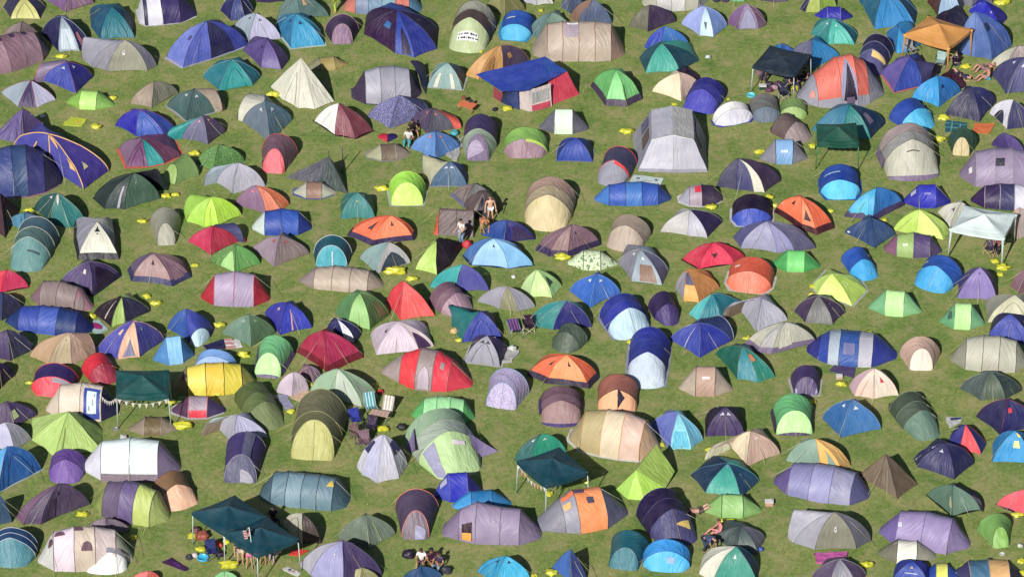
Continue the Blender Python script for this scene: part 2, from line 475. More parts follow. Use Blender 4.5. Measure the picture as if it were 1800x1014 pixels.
# ------------------------------------------------------------------ the field
def make_ground():
    m = bpy.data.materials.new('grass_field'); m.use_nodes = True; t = m.node_tree; L = t.links.new
    bs = t.nodes['Principled BSDF']; tc = nd(t, 'ShaderNodeTexCoord')
    def nz(sc, det=4, dist=0.0, rough=.6):
        n = nd(t, 'ShaderNodeTexNoise'); n.inputs['Scale'].default_value = sc; n.inputs['Detail'].default_value = det
        n.inputs['Distortion'].default_value = dist; n.inputs['Roughness'].default_value = rough
        L(tc.outputs['Object'], n.inputs['Vector']); return n.outputs['Fac']
    def ramp(src, *st):
        r = nd(t, 'ShaderNodeValToRGB'); e = r.color_ramp.elements
        e[0].position, e[0].color = st[0][0], st[0][1]+(1,); e[1].position, e[1].color = st[-1][0], st[-1][1]+(1,)
        for p, c in st[1:-1]:
            x = e.new(p); x.color = c+(1,)
        L(src, r.inputs[0]); return r.outputs[0]
    def mix(f, a, b, bl='MIX'):
        x = nd(t, 'ShaderNodeMix', data_type='RGBA', blend_type=bl)
        if isinstance(f, float): x.inputs[0].default_value = f
        else: L(f, x.inputs[0])
        L(a, x.inputs[6]); L(b, x.inputs[7]); return x.outputs[2]
    g1 = ramp(nz(.35, 5), (.3, GA), (.5, GB), (.72, GC))
    g2 = ramp(nz(4.5, 7, .4, .78), (.3, (.5, .55, .42)), (.5, (.95, .95, .95)), (.7, (1.5, 1.42, 1.4)))
    g3 = ramp(nz(30, 3, 0, .8), (.3, (.6, .6, .6)), (.7, (1.35, 1.35, 1.35)))
    c = mix(.95, g1, g2, 'MULTIPLY'); c = mix(.7, c, g3, 'MULTIPLY')
    br = nd(t, 'ShaderNodeRGB'); br.outputs[0].default_value = GBR+(1,)
    bm = ramp(nz(.8, 6, .4, .7), (.48, (0, 0, 0)), (.7, (.8, .8, .8)))
    c = mix(bm, c, br.outputs[0])
    L(c, bs.inputs['Base Color']); bs.inputs['Roughness'].default_value = .9; bs.inputs['Specular IOR Level'].default_value = .15
    b = nd(t, 'ShaderNodeBump'); b.inputs['Strength'].default_value = .7; b.inputs['Distance'].default_value = .05
    L(nz(14, 6, 0, .8), b.inputs['Height']); L(b.outputs[0], bs.inputs['Normal'])
    N = 120; S = 900
    vs = []; 
    def cd(i):
        u = i/N*2-1; return math.copysign(abs(u)**2.2*S, u) if abs(u) > 0 else 0
    for j in range(N+1):
        for i in range(N+1):
            x, y = cd(i), cd(j)
            r = math.hypot(x, y)
            z = -.0008+ (noise.noise(Vector((x, y, 0))*.02)*min(3, max(0, (r-60))*.03) if r > 60 else 0) - max(0, r-60)*.012
            vs.append(Vector((x, y, z)))
    fs = [(j*(N+1)+i, j*(N+1)+i+1, (j+1)*(N+1)+i+1, (j+1)*(N+1)+i) for j in range(N) for i in range(N)]
    o = mk('ground', vs, fs, m, None); o['kind'] = 'structure'
GA, GB, GC, GBR = (.098, .162, .04), (.15, .203, .056), (.235, .24, .095), (.29, .24, .13)
make_ground()
def tufts():
    r = random.Random(3); vs = []; fs = []; cl = []
    m = bpy.data.materials.new('grass_blades'); m.use_nodes = True; t = m.node_tree
    bs = t.nodes['Principled BSDF']; bs.inputs['Roughness'].default_value = .7
    a = nd(t, 'ShaderNodeVertexColor'); a.layer_name = 'tint'; t.links.new(a.outputs[0], bs.inputs['Base Color'])
    for _ in range(70000):
        x, y = r.uniform(-34, 34), r.uniform(-33, 40)
        d = noise.noise(Vector((x*.5, y*.5, 3)))
        if r.random() > .55+d: continue
        h = r.uniform(.03, .09)*(1+d); w = r.uniform(.012, .03); an = r.uniform(0, 3.1); k = len(vs)
        dx, dy = math.cos(an)*w, math.sin(an)*w; lx, ly = r.uniform(-.05, .05), r.uniform(-.05, .05)
        vs += [(x-dx, y-dy, 0), (x+dx, y+dy, 0), (x+lx, y+ly, h)]
        fs.append((k, k+1, k+2)); q = r.random(); s = r.uniform(.7, 1.3)
        c = (.24*s, .22*s, .08*s) if q < .15+max(0, -d)*.4 else (.115*s, .19*s, .04*s)
        cl += [c]*3
    me = bpy.data.meshes.new('grass'); me.from_pydata(vs, [], fs)
    ca = me.color_attributes.new('tint', 'FLOAT_COLOR', 'POINT')
    ca.data.foreach_set('color', [v for c in cl for v in (*c, 1)])
    me.materials.append(m); o = bpy.data.objects.new('grass', me); COL.objects.link(o)
    o['kind'] = 'stuff'; o['label'] = 'short green grass blades covering the field'; o['category'] = 'grass'
tufts()
# ================================================================== tents, row by row
tile(0,0)
DT('35,60 90,150 320,150 365,60','195,-40','335 cc7 335','dark tent with a lemon yellow front')
DT('370,0 530,95 755,25','560,-120','758 868','dusky purple dome cut by the top edge')
DT('345,280 480,415 640,410 712,350','500,122','225 9ab 336','navy dome with pale blue centre stripe',s='bcd',pt=[(1,'r',.5,.05,.8,.55,'bcd','door_flap'),(2,'r',.35,.1,.3,.35,'d89','window')])
DT('742,220 815,318 1083,300 1072,180','900,40','157 178 146','deep teal dome tent',g=1)
ST('1150,215','1600,170','-55','dde 335 dde 326 326','indigo tunnel tent with a white stripe',g=3,hm='ccc',secs=[(0,.6,0,-.1),(.06,.95,.9),(.12,.97,.95),(.38,1,1),(.7,.98,.96),(1,.5,0,.1)])
DT('10,320 150,420 340,330','175,170','877 766','taupe dome tucked behind a mauve tunnel tent')
ST('-150,655','460,475','288','978 978 867 978 a89','large mauve tunnel with dark ridge vents',g=2,pt=[(1,'r',.95,.42,.25,.1,'425'),(2,'r',.6,.42,.25,.1,'425'),(3,'r',.3,.42,.25,.1,'425')])
DT('355,655 610,752 745,625','540,492','34a 228 226','royal blue dome with lilac side porch',porch=[(3,'268,650',.5,.75,'879','548')],s='d66',v='ccd')
DT('18,752 150,868 292,868 440,808','250,652','9ab 436 bbd','white and plum striped low dome',s='c33',b=.4)
ST('530,880','892,905','738','8b4 be7 8b5','lime pop-up tent with a pale band',w=1.6,g=1)
DT('1065,838 1232,872 1440,755','1252,650','987 887','taupe dome with centre seam',g=1,s='665')
DT('750,540 880,578 1190,572 1262,532','1010,308','889 998 778','silver grey dome with round white badge',porch=[(5,'665,440',.75,.75,'99a','334')],pt=[(1,'c',.42,.42,.13,.16,'eee','badge'),(1,'c',.42,.49,.05,.07,'334','badge_mark')],g=3)
tile(1,0)
DT('-15,465 108,542 330,475 510,412 610,368','290,152','67c 56c 225 34a 337','big cornflower blue dome with navy door',hm='bbd',s='447',pt=[(0,'r',.7,.5,.22,.1,'448','window')])
DT('410,90 490,165 600,160 665,95','540,-60','226 348 226','navy dome with white poles at top',s='ccc')
DT('700,15 800,22 910,10','800,-90','325 325','dark violet dome sliver at the top edge')
DT('512,245 640,355 885,312','690,98','9ab bbd ccd','silvery white dome tent',v='667',d=False)
DT('590,415 735,545 893,562 948,490','782,308','548 659 436','soft violet dome tent',pt=[(0,'t',.8,.6,.2,.12,'336')])
DT('880,270 978,388 1240,362 1225,290','1010,108','17a 09c 19b','bright cyan dome with two dark vents',s='9cd',v='236',hm='cdd',g=1)
DT('868,160 1050,150 1275,135','1005,-70','688 577','grey green dome with tan square patch',pt=[(1,'r',.35,.4,.2,.2,'ca7','window')],d=False)
ET('1393,378','1385,118',275,'868 435 435','dark plum hooped tent with mauve triangle',dm=0.62,s='b99',wf=.95)
DT('272,625 405,737 655,690 722,628','495,478','178 199 167','turquoise dome with white hoop end',s='ccd',g=0,b=.7)
DT('820,705 905,800 1035,872 1165,880 1315,820','1055,472','ddc ddc ccb ddc','large cream bell tent',b=.04,g=0,kind='bell_tent',s='ccb',wr=.02,sag=.02)
ST('1125,592','1440,560','465','886 a95 a95','flattened olive tent',w=1.3,g=1)
DT('-25,862 130,978 352,905','190,718','466 466','dark teal dome with tan rear stripe',porch=[(2,'455,865',.45,.85,'a98','433')],v='ccd',hm='bbc',d=False)
DT('590,985 805,1155 980,972','768,815','678 578','slate blue dome with cream stripe',porch=[(3,'543,915',.45,.85,'ccb','456')],v='ccd',d=False)
tile(2,0)
ST('20,112','635,125','-80','c76 78a 68a 69a c65 58a','steel blue tunnel with salmon panels')
DT('195,275 440,425 588,460 762,390 775,250','450,68','314 24a 239 214','big navy and royal blue dome',s='668',g=3,pt=[(0,'r',.55,.45,.3,.16,'26a','window'),(1,'d',.6,.02,.5,.6,'214','doorway')])
ET('1005,430','1085,10',345,'bc9 544 aa9','khaki and brown striped large tunnel',hr=.66,s='544',pt=[(0,'r',.5,.28,.26,.44,'eee','sign')]+[(0,'r',.44+.11*r_,.305+.052*c_,.06-.02*((c_*3+r_)%2),.02+.012*((c_*5+r_)%3),'335','lettering') for r_ in (0,1) for c_ in range(8)],g=3)
PU('1285,265','1545,225','1395,330','1440,84','4be 15b 15a','small blue pop-up with sky blue front',hm='19c',pt=[(1,'r',.5,.25,.08,.2,'ddd','logo_strip')])
ST('110,855','650,830','545','435 aab 99a aab 546','pale grey tunnel with plum ends',hm='546')
DT('690,560 620,640 680,760 700,700','560,490','437 336','navy dome behind a pale grey tunnel',full=1,b=.5)
DT('705,706 975,729','862,497','8aa 456 688 7aa','pale grey teal dome with white stripes',dep=.7,pt=[(0,'r',.22,.02,.12,.5,'ddc','stripe'),(0,'r',.75,.02,.12,.5,'ddc','stripe')],hm='ccc')
DT('1018,618 1120,640 1310,590 1515,495','1290,352','c95 c95 546','tan orange and plum dome',s='c84',pt=[(2,'r',.4,.35,.2,.18,'c95','window'),(1,'d',.3,.02,.5,.6,'a74','door_flap')])
DT('225,945 395,1042 640,960','480,768','66a 66a','blue floral print dome',pat='floral',allpat=1,porch=[(2,'705,880',.6,.5,'447','336')])
DT('1180,60 1330,130 1480,80','1330,-80','885 774','olive dome cut by the top edge')
tile(3,0)
DT('90,15 200,42 330,30','200,-110','bbc ccc','white grey dome at top edge')
DT('400,60 468,105 600,90','480,-60','568 457','slate blue dome behind a tan dome')
DT('468,150 590,215 805,185','650,-12','865 568','tan dome with slate blue front panels',pt=[(0,'d',.8,.02,.4,.6,'568','door_flap')])
DT('152,240 215,338 460,230','320,92','688 8a9','sage green dome tent')
ST('178,498','905,498','182','a98 ba9 ba9 ba9 ba9 a87','long beige tunnel with slogan window',s='955',g=2,pt=[(2,'r',.6,.27,1.0,.2,'a9a','window'),(2,'r',.62,.44,.7,.035,'eee','lettering')])
DT('655,700 765,850 920,858 1040,800','842,550','6b6 8d8 7c7','mint green dome with plum skirt',sk='435',pt=[(2,'r',.05,.02,.05,.5,'243','door_slit')])
DT('955,215 1100,255 1325,175','1120,30','665 435','dark olive and plum dome')
ST('1090,105','1593,75','-170','bba bbb ccc bba aaa','light grey tunnel at the top edge')
DT('1080,385 1200,440 1430,370','1240,205','24b 37c','royal blue dome behind a teal dome')
DT('1040,475 1088,585 1355,580 1505,490','1212,340','256 3a9 145','teal dome with light seagreen door panel',s='577',wr=.04)
DT('1143,740 1370,815 1510,700','1360,578','edb ecb','pale peach dome tent',d=False)
tile(4,0)
DT('-60,590 60,680 145,640','30,545','213 213','near black dome behind a peach dome')
DT('0,195 135,287 245,297 355,212','185,42','9ae bde 79d','pale sky blue dome with mint stripe',pt=[(1,'v',.45,.2,.3,.25,'566','print')],s='ccd')
DT('370,190 452,238 610,235 668,205','520,17','758 879 757','open purple dome with lilac door',pt=[(1,'d',.5,.02,.8,.7,'99b','door_flap')],s='bab',g=1)
DT('370,0 430,12 495,8','430,-120','6b9 7ca','pale green dome at top edge')
DT('640,5 740,20 840,12','740,-110','546 657','mauve grey dome at top edge')
DT('955,80 1000,100 1110,103 1240,55','1110,-90','225 ab5 9b4','lime dome with navy doorway',s='ccd')
ST('1085,168','1365,178','55','22a 22a 119','small ultramarine tunnel tent',w=1.35,s='88c')
DT('1045,275 1180,355 1385,360 1412,290','1212,148','288 3ba 167','aqua dome with dark teal side',v='cdd',s='8cc')
DT('890,430 1050,560 1260,450','1050,318','668 18c','half purple half azure dome')
DT('740,400 800,440 900,420','800,355','06a 05a','small blue dome behind dark gazebo')
ST('1020,910','1660,835','455','99a d65 e76 d65 99a','large salmon tent with grey open doorway',w=3.2,secs=[(0,.45,0,-.2),(.15,.7,.56),(.42,.97,.97),(.62,1,1),(.78,.86,.8),(1,.45,0,.2)],sk='99a',g=1,pt=[(2,'t',.5,.01,1.7,.46,'99b','door_flap'),(2,'t',.55,.02,.95,.37,'213','doorway'),(2,'r',.55,.03,.5,.06,'657','bedding'),(0,'r',.72,.16,.26,.1,'e87','window')])
ET('110,915','215,635',300,'44b 339 228','indigo blue hooped tent beside a peach dome',hr=.5,wf=.9)
PU('280,935','605,960','435,1010','395,826','dde eee eee','white pop-up tent with blue hem',hm='33a',g=1)
PU('560,900','800,930','685,992','660,760','678 777 877','grey pop-up with slate front',wf=.8) if 0 else PU('560,900','800,930','685,992','660,760','678 777 877','grey pop-up with slate front')
PU('800,880','1020,920','900,968','900,796','9b6 795 8a5','small moss green pop-up')
tile(5,0)
DT('150,10 265,230 580,195 600,100','350,-125','168 18c 146','tall azure tent with white guy poles',s='9bd',b=.4,g=2)
DT('700,20 780,130 955,110 985,40','850,-140','533 9bd 456','pale blue hooped dome with brown side')
DT('955,20 1060,65 1215,20','1090,-100','778 667','grey lilac dome at the top right')
DT('1035,100 1190,180 1275,225 1330,150','1165,8','12b 11b 118','deep ultramarine pop-up beside yellow bag',pt=[(1,'r',.6,.5,.2,.08,'ccd','logo_strip')],d=False)
DT('760,160 860,300 1060,200','880,75','213 224','midnight dome behind orange gazebo')
DT('935,430 1080,460 1212,482 1370,370','1075,78','57b 46a 46b 338','large denim blue dome with mesh window',pt=[(2,'r',.2,.5,.3,.16,'235','window')],s='58c')
DT('365,280 440,430 540,420 650,350','455,200','17b 19d 17b','azure dome under orange gazebo')
ET('205,615','300,278',260,'558 336 214 214','midnight blue tunnel with yellow vent',s='88a',hr=.6,pt=[(0,'r',.85,.5,.25,.4,'ec7','vent')])
DT('328,600 430,745 650,690 735,620','560,452','65a 24a 236','blue dome with lilac corner',porch=[(2,'800,590',.5,.7,'336','214')],hm='d76')
DT('570,792 782,865 960,742','782,607','09d 07c','bright azure dome with dark vent',pt=[(1,'t',.25,.5,.2,.16,'125')],s='07a')
DT('800,640 900,760 1000,700','880,580','312 413','maroon black bivvy')
DT('845,930 1110,985 1240,830','1050,695','335 337','dark indigo dome with grey vents',v='556',s='66a')
ET('690,1055','520,806',330,'3be 14a 14a 215','cobalt pop-up with sky blue nose',hr=.42,wf=.7,kind='popup_tent',pt=[(1,'r',.7,.8,.2,.08,'ddd','logo_strip')])
DT('1222,615 1330,755 1570,742','1480,452','447 558 446','slate indigo dome at the right edge',v='dde')
DT('1210,520 1330,560 1570,450','1430,365','bba cbb','beige grey dome with dark hoops',s='334')
tile(0,1)
DT('-60,200 170,245 405,140','185,-45','548 547 436','violet peaked tent by the left edge',b=.1,g=2)
DT('945,98 1110,180 1330,190 1420,130','1125,-50','11a 25b 24a','royal blue dome with red trim',s='c35')
DT('970,290 1032,432 1200,425 1325,400 1460,340','1150,190','868 747 199 635','plum dome with turquoise stripe',hm='e64')
DT('118,290 415,450 670,605 862,462','395,150','44a 44a 439','large blue violet dome with yellow seams',b=.85,s='eb7',st=.04,d=False,g=1,sag=.02,pt=[(1,'v',.5,.62,.7,.3,'eb7','roof_patch'),(2,'t',.35,.3,.2,.13,'dd9'),(1,'t',.95,.35,.3,.22,'eb7','patch'),(0,'r',.5,.05,.05,.5,'eb7','zip')])
ST('-90,690','500,650','268','348 348 247 337 335','big denim blue tunnel at left edge',secs=[(0,.7,0),(.15,.95,.92),(.35,1,1),(.55,1,1),(.78,.85,.74),(1,.4,0,.15)],hm='a78',s='226',g=3)
DT('283,772 415,888 545,925 688,888','470,632','255 277 177','deep green dome with cream top',s='ccb',pt=[(1,'v',.5,.55,.9,.38,'ccb','roof_patch')],v='ddd',g=1)
DT('765,690 850,768 1010,772 1290,690','1080,466','233 344 465','large bottle green dome with black poles',s='122',porch=[(4,'1358,620',.6,.8,'223','122')],pt=[(1,'r',.7,.02,.12,.55,'bbc','door_edge'),(2,'t',.4,.6,.06,.06,'ccc')])
DT('-110,900 45,1000 155,790','0,650','423 312','maroon pyramid at the left edge',b=.1)
DT('75,880 200,960 380,900','200,800','48a 579','steel blue dome behind white-hooped tunnel')
tile(1,1)
DT('100,200 300,245 440,150','260,4','668 546','greyish purple dome with turquoise awning',porch=[(3,'-20,200',.8,.5,'199','no')],v='d99',d=False)
DT('215,400 350,470 590,385','400,243','5a4 595','leafy green camouflage dome',pat='leaf',allpat=1)
DT('383,560 510,645 762,585','550,386','aab bbc','silver dome with brown porch',porch=[(3,'280,580',.6,.75,'9ab','876')],d=False)
ET('820,505','880,166',300,'d56 756 b56 766','rose red tunnel with brown shell',dm=0.6,hr=.62,wf=.7,s='c44',pt=[(3,'r',.5,.4,.6,.25,'876','roof_patch')],g=2)
tile(0,1)
ET('1325,562','1520,342',250,'9b6 795 6a4','moss green hooped tent',dm=0.6,hr=.55,wf=.8)
tile(1,1)
DT('143,870 270,915 385,900 565,822','330,658','ad4 cf4 be3','chartreuse dome with greener back',porch=[(5,'140,760',.55,.8,'9c4','8b3')],d=False,g=1)
DT('530,740 770,808 888,785 955,738','690,574','868 e86 d74','mauve dome with orange stripe',s='957',v='e66',d=False)
ST('1005,690','1322,692','556','bba 976 bba','beige pop-up with brown band',w=1.45,hm='46a',s='776')
ST('668,995','1130,990','778','cdd 14a 25b 139','royal blue tunnel with ice blue front',w=1.9,g=2)
DT('155,1038 320,1140 540,1038','350,908','c25 b24 914','crimson dome with violet back',porch=[(2,'608,1020',.45,.9,'447','803')],d=False)
tile(0,1)
ET('1350,1088','1335,760',265,'aa9 998 998 326','khaki grey tunnel with dark rear vent',dm=0.55,hr=.6,wf=.6,g=1)
tile(2,1)
DT('-210,60 -48,168 110,195 245,135','-20,-95','eee 845 734','white and maroon dome',b=.5,d=False,hm='312')
DT('580,60 700,165 905,120','742,-50','546 556','dusky purple dome with orange corner',porch=[(2,'958,80',.7,.4,'d54','c43')],v='d66',d=False)
DT('568,282 765,370 955,272','760,135','58c 47b','mid blue dome with orange vents',s='446',v='e75',d=False,g=2)
ST('228,392','550,372','250','aa8 765 987','brown pop-up with khaki mesh ends',w=1.5,s='bba',hm='999')
ET('1098,405','1135,6',285,'768 9a9 436','sage and plum hooped tunnel',km=1,dm=0.66,hr=.62,wf=.85,pt=[(0,'d',.5,.1,.7,.6,'a9b','window')],g=1)
DT('728,588 1010,585','870,380','468 348 336 468','slate blue dome with cream side awning',dep=.7,v='ccd',porch=[(3,'655,430',.9,.75,'bb9','no')],s='79b',d=False,hm='aab')
ET('532,768','532,470',305,'cf6 ae4 9c3','bright lime hooped tent with pale door',dm=0.85,hr=.62,wf=.95,g=1,s='bd6',hm='bbb')
DT('895,665 1000,755 1230,700','1085,560','877 777','taupe dome behind two standing people',sk='668')
DT('1000,750 1060,850 1180,850 1285,780','1150,620','655 766 655','open mauve tent with dark doorway',pt=[(1,'d',.6,.02,.8,.75,'102','doorway')])
ST('745,985','1075,1000','768','d53 655 655 544','brown ridge tent with orange end',w=1.6,tri=1,secs=[(0,.9,0),(.12,1,1),(.55,1,1),(.97,1,1),(1,1,0)],kind='ridge_tent',g=2)
DT('0,850 265,845','130,626','388 256 144 277','green dome with yellow vents',dep=.8,s='7aa',pt=[(0,'v',.5,.55,.14,.06,'dc5'),(1,'r',.3,.7,.2,.1,'dc5')],g=1)
DT('68,990 250,1062 572,1020 590,985','400,815','e63 f85 e63','vivid orange dome with navy skirt',sk='325',s='a42',pt=[(1,'t',.55,.55,.14,.2,'413'),(0,'t',.6,.4,.25,.3,'413')],d=False)
tile(3,1)
PU('-75,290','285,270','110,362','110,110','978 8b5 7a4','lime pop-up with mauve front',pt=[(0,'r',.92,.5,.16,.5,'bd5','top_window')])
ST('232,165','608,172','-38','667 dfd 667','grey mesh pop-up with white door flap',w=1.6,g=2,pt=[(1,'r',.5,.0,1.1,.5,'dfd','door_flap')])
DT('370,380 645,386','515,188','24a 138 127 139','royal blue dome with navy sides',dep=.7,hm='88a',b=.75)
ET('785,590','880,265',280,'99a 446 447 335','navy pop-up with red piping',hr=.56,wf=.75,s='e35',kind='popup_tent',pt=[(0,'r',.93,.5,.14,.5,'e33','top_window')],g=0)
ST('685,752','1285,745','560','37c 25b 37c 25b 249','bright blue low tunnel',w=1.7,s='136',g=1)
ET('265,955','320,516',410,'dc9 ba8 b98 a98 766','large beige tunnel with bunting on door',hr=.56,s='766',g=1,pt=[(0,'v',.85,.25,.1,.06,'cd4','pennant')])
DT('205,1105 310,1150 450,1160 705,1062','490,885','756 977 867','dusky pink dome with indigo skirt',sk='325',s='646',pt=[(2,'t',.35,.6,.12,.1,'312')])
ET('885,1117','965,822',330,'ba9 a98 987','beige round pop-up with taupe top',hr=.52,wf=.85,kind='popup_tent',s='876')
tile(4,1)
ST('-10,755','325,745','580','aab a9a 324 546','plum and grey low tunnel with red patch',w=1.55,pt=[(1,'r',.7,.3,.5,.2,'d24','patch')],hm='ddd')
DT('-175,955 40,985 195,1003 310,882','60,768','bbb bbc 325','pale grey dome with black corner',d=False,s='889')
ET('1000,225','815,5',260,'988 655 655 544','brown pop-up with taupe nose',hr=.5,kind='popup_tent',wf=.85,pt=[(1,'r',.7,.72,.25,.1,'ddd','logo_strip')])
ST('648,415','1008,412','208','889 7ad 889','grey pop-up with sky blue flap',w=1.6,pt=[(1,'r',.5,.2,.4,.05,'cde','logo_strip')],s='335',g=1)
DT('285,592 440,615 575,628 662,635 785,545','455,346','446 447 ddc 435','navy and cream striped dome',d=False,s='334')
PU('400,850','725,850','560,918','565,656','24b 213 214','midnight pop-up with royal blue front',hm='ccd')
DT('755,800 970,940 1080,975 1215,920','960,660','f74 f85 e63','orange dome with black skirt and vents',sk='412',s='933',pt=[(0,'t',.4,.55,.16,.2,'312'),(1,'t',.5,.3,.6,.3,'312')],d=False)
PU('1115,630','1435,620','1285,697','1275,412','4cf 14a 14a','navy pop-up with bright cyan front',pt=[(1,'r',.55,.2,.08,.3,'9bd','logo_strip')],hm='15a')
DT('425,1010 480,1085 760,1122 905,1122 1070,1088','685,860','558 99b 88b 557','broad lilac grey dome',d=False,pt=[(1,'c',.2,.75,.05,.05,'eee','badge')])
tile(5,1)
DT('-230,130 0,215 225,200 340,85','60,-85','279 288 135','teal dome behind a green gazebo',pt=[(2,'r',.4,.3,.3,.3,'768','patch')])
ET('960,360','985,116',250,'cb8 354 365 243','small bottle green tunnel with beige door',dm=0.55,hr=.6,wf=.7,fh=.3)
ET('595,548','530,80',470,'bba 999 a99 999 776','large pale grey hooped tunnel',sk='768',s='665',g=5,gc='cc9',hr=.6,wf=.9,pt=[(0,'r',.74,.38,.025,.24,'333','vent')])
DT('1215,260 1340,310 1470,300','1320,147','437 548','violet dome behind a lilac tunnel')
ST('975,600','1620,612','292','879 98a 98a 98a 879','big lilac tunnel with white seams',s='bbb',w=2.9,g=2,pt=[(2,'r',.3,.25,.5,.1,'334','window'),(0,'r',.7,.2,.2,.1,'ddd','vent')])
DT('35,830 250,868 490,742','280,586','2ad 17c','azure dome with plum skirt',sk='436',s='126',porch=[(0,'110,870',.5,.6,'17b','3be')] if 0 else [],pt=[(0,'d',.45,.05,.7,.55,'3bd','door_flap')])
ST('515,770','875,770','575','22a 12b 22a',' cobalt pop-up with logo on side'.strip(),w=1.55,s='45c',pt=[(1,'r',.5,.25,.4,.04,'88c','logo_strip'),(0,'r',.7,.3,.3,.12,'aac','vent')])
DT('32,965 265,1085 425,980','240,842','247 358','slate blue dome tent',pt=[(0,'c',.1,.08,.08,.07,'eee','badge')])
DT('420,942 600,990 815,1018 870,950','625,767','bd5 df7 ce6','pale lime dome by white gazebo',b=.5,d=False)
DT('780,800 880,920 1060,850','965,710','ddc ccb','cream dome left of a white gazebo',pt=[(0,'t',.7,.55,.3,.16,'756')])
ST('1062,770','1600,790','578','315 325 336 dde eee','indigo and white tunnel',w=1.9,s='ccc',g=1)
DT('1320,950 1430,1015 1620,960','1440,748','ca9 baa','dusty beige dome behind white gazebo',s='a88')
DT('1205,0 1340,125 1560,110','1390,-122','dde 336 224','white and indigo dome',s='eee',pt=[(0,'d',.5,.02,.5,.4,'335','doorway')])
tile(0,2)
ET('200,362','300,-85',350,'699 577 467','tall teal tunnel with cream hoops',s='ccb',hr=.6,wf=.75,g=2,pt=[(0,'r',.6,.5,.06,.25,'345','print')])
DT('615,110 640,252 952,250 945,110','785,-62','99a ddc 889','grey dome with cream triangular front',sk='223',s='778',pt=[(1,'t',.5,.7,.35,.16,'223'),(1,'v',.5,.62,.12,.04,'223')],d=False)
DT('-120,470 15,525 225,485','60,333','d14 c15','bright red dome at the left edge',hm='312',d=False)
DT('1052,350 1080,430 1395,468 1535,398','1245,200','657 a88 867','mauve dome with wide navy skirt',sk='336',s='546',pt=[(1,'t',.5,.55,.14,.2,'312'),(2,'d',.45,.1,.6,.5,'867','door_flap')],d=False)
DT('490,455 752,552 965,395','720,266','547 436','dark violet dome with white trim',s='bbb',sk='224',pt=[(0,'r',.65,.55,.15,.15,'ddc','vent'),(1,'d',.5,.03,.7,.7,'213','doorway')])
ST('213,620','690,715','442','867 877 877 a78','mauve brown tunnel with red door edge',w=1.7,pt=[(3,'d',.3,.05,.5,.35,'988','door_flap')],s='756')
DT('-150,680 20,752 170,660','30,518','236 335','navy dome at the left edge')
ST('20,830','715,905','652','137 24a 35b 137 126','big royal blue tunnel behind a tan dome',w=2.0,g=1)
DT('775,700 905,808 1010,770 1205,680','985,550','212 bd7 224','black and lime green dome',d=False,pt=[(0,'r',.6,.1,.06,.7,'ccb','stripe')])
DT('795,1000 960,1062 1130,1048 1320,912','1085,745','44a eb9 449','peach and blue violet dome',s='fcb',pt=[(0,'r',.6,.55,.2,.14,'eb9','patch'),(1,'t',.5,.04,.6,.45,'88a','window'),(2,'t',.4,.6,.1,.1,'ddd')],d=False)
DT('252,1045 400,1115 580,1108 705,1060','560,842','b97 ba8 b98','sandy beige dome with tan ribs',porch=[(3,'795,990',.5,.75,'a87','876')],pt=[(1,'t',.6,.68,.16,.06,'764')],d=False,s='a87')
DT('-150,1040 85,1078 265,990','60,815','436 335','dark indigo dome with cord stays',s='224',g=2)
tile(1,2)
DT('330,280 520,368 720,290','530,130','9c7 6a5','green leaf print pop-up',pat='leaf',pt=[(0,'d',.72,.02,.55,.7,'ad8','door_flap')])
DT('670,182 842,315 1112,212','890,58','989 877','grey mauve dome with red vents',v='c45',d=False,s='767')
ET('1300,352','1310,68',320,'3ab 156 156 145','teal hooped tent with white rim',dm=0.8,hr=.6,wf=.85,s='dde',g=1,pt=[(0,'r',.4,.5,.7,.035,'cdd','zip')])
ST('1043,498','1693,540','330','988 ba9 ba9 ba9 a98','long sand coloured tunnel',w=1.9,s='876',g=1)
ST('240,640','780,655','362','b13 a9b a9b b13','lilac grey tunnel with red ends',w=2.1,s='d35',g=4)
DT('-20,820 130,900 340,830','125,650','25a 14a','royal blue dome with ice blue door',porch=[(1,'235,965',.5,.6,'34a','bde')],g=0,d=False)
DT('428,865 650,958 842,858','640,698','687 575','army green dome with pale poles',s='8a8',v='9a9')
DT('765,705 890,865 1140,808','950,598','33a 23b','ultramarine dome with orange zip stripe',pt=[(1,'r',.4,.03,.05,.7,'ea9','zip'),(0,'r',.5,.55,.16,.1,'cac')])
ST('-15,1125','530,1110','888','8bf 8cf 48c','light blue flap tent over a blue one',w=1.7) if 0 else None
tile(2,2)
DT('-125,850 20,922 110,928 152,860','-30,738','226 eef 226','white pop-up with navy sides',b=.8,hm='224')
DT('158,250 290,372 552,285','378,112','8aa bbb','silver blue dome with open porch',pt=[(1,'d',.5,.02,.75,.55,'345','doorway')],s='bbb',g=3,d=False)
DT('610,335 775,378 880,310 972,170','770,98','bd6 212 212','lime and black hooped dome',s='111',d=False)
DT('1005,228 1065,300 1350,328 1540,305','1235,76','47b 9cf 7be','large sky blue dome with black logo',pt=[(1,'t',.6,.62,.14,.14,'125','logo')],hm='236',d=False)
DT('725,485 930,520 1190,512','990,286','2aa 55a 169','turquoise and indigo dome')
DT('-40,700 60,795 230,825 378,712','150,514','585 9c7 574','green arched dome',s='6a5',b=.8,pt=[(2,'d',.7,.1,.4,.5,'764','window')])
DT('370,608 480,747 752,710','500,432','e34 f55 d33','coral red peaked dome',b=.35,g=0)
ET('1010,718','830,452',300,'a89 867 756','mauve hooped tunnel on a slant',hr=.5,wf=.7,s='756')
DT('1115,600 1290,660 1420,685 1563,640','1345,470','99a 886 99a','olive and grey low dome',d=False,s='a99')
DT('985,930 1290,900','1130,670','34a 326 326 238','indigo dome with teal flag awning',dep=.75,porch=[(3,'875,730',.9,.65,'177','no')],s='558')
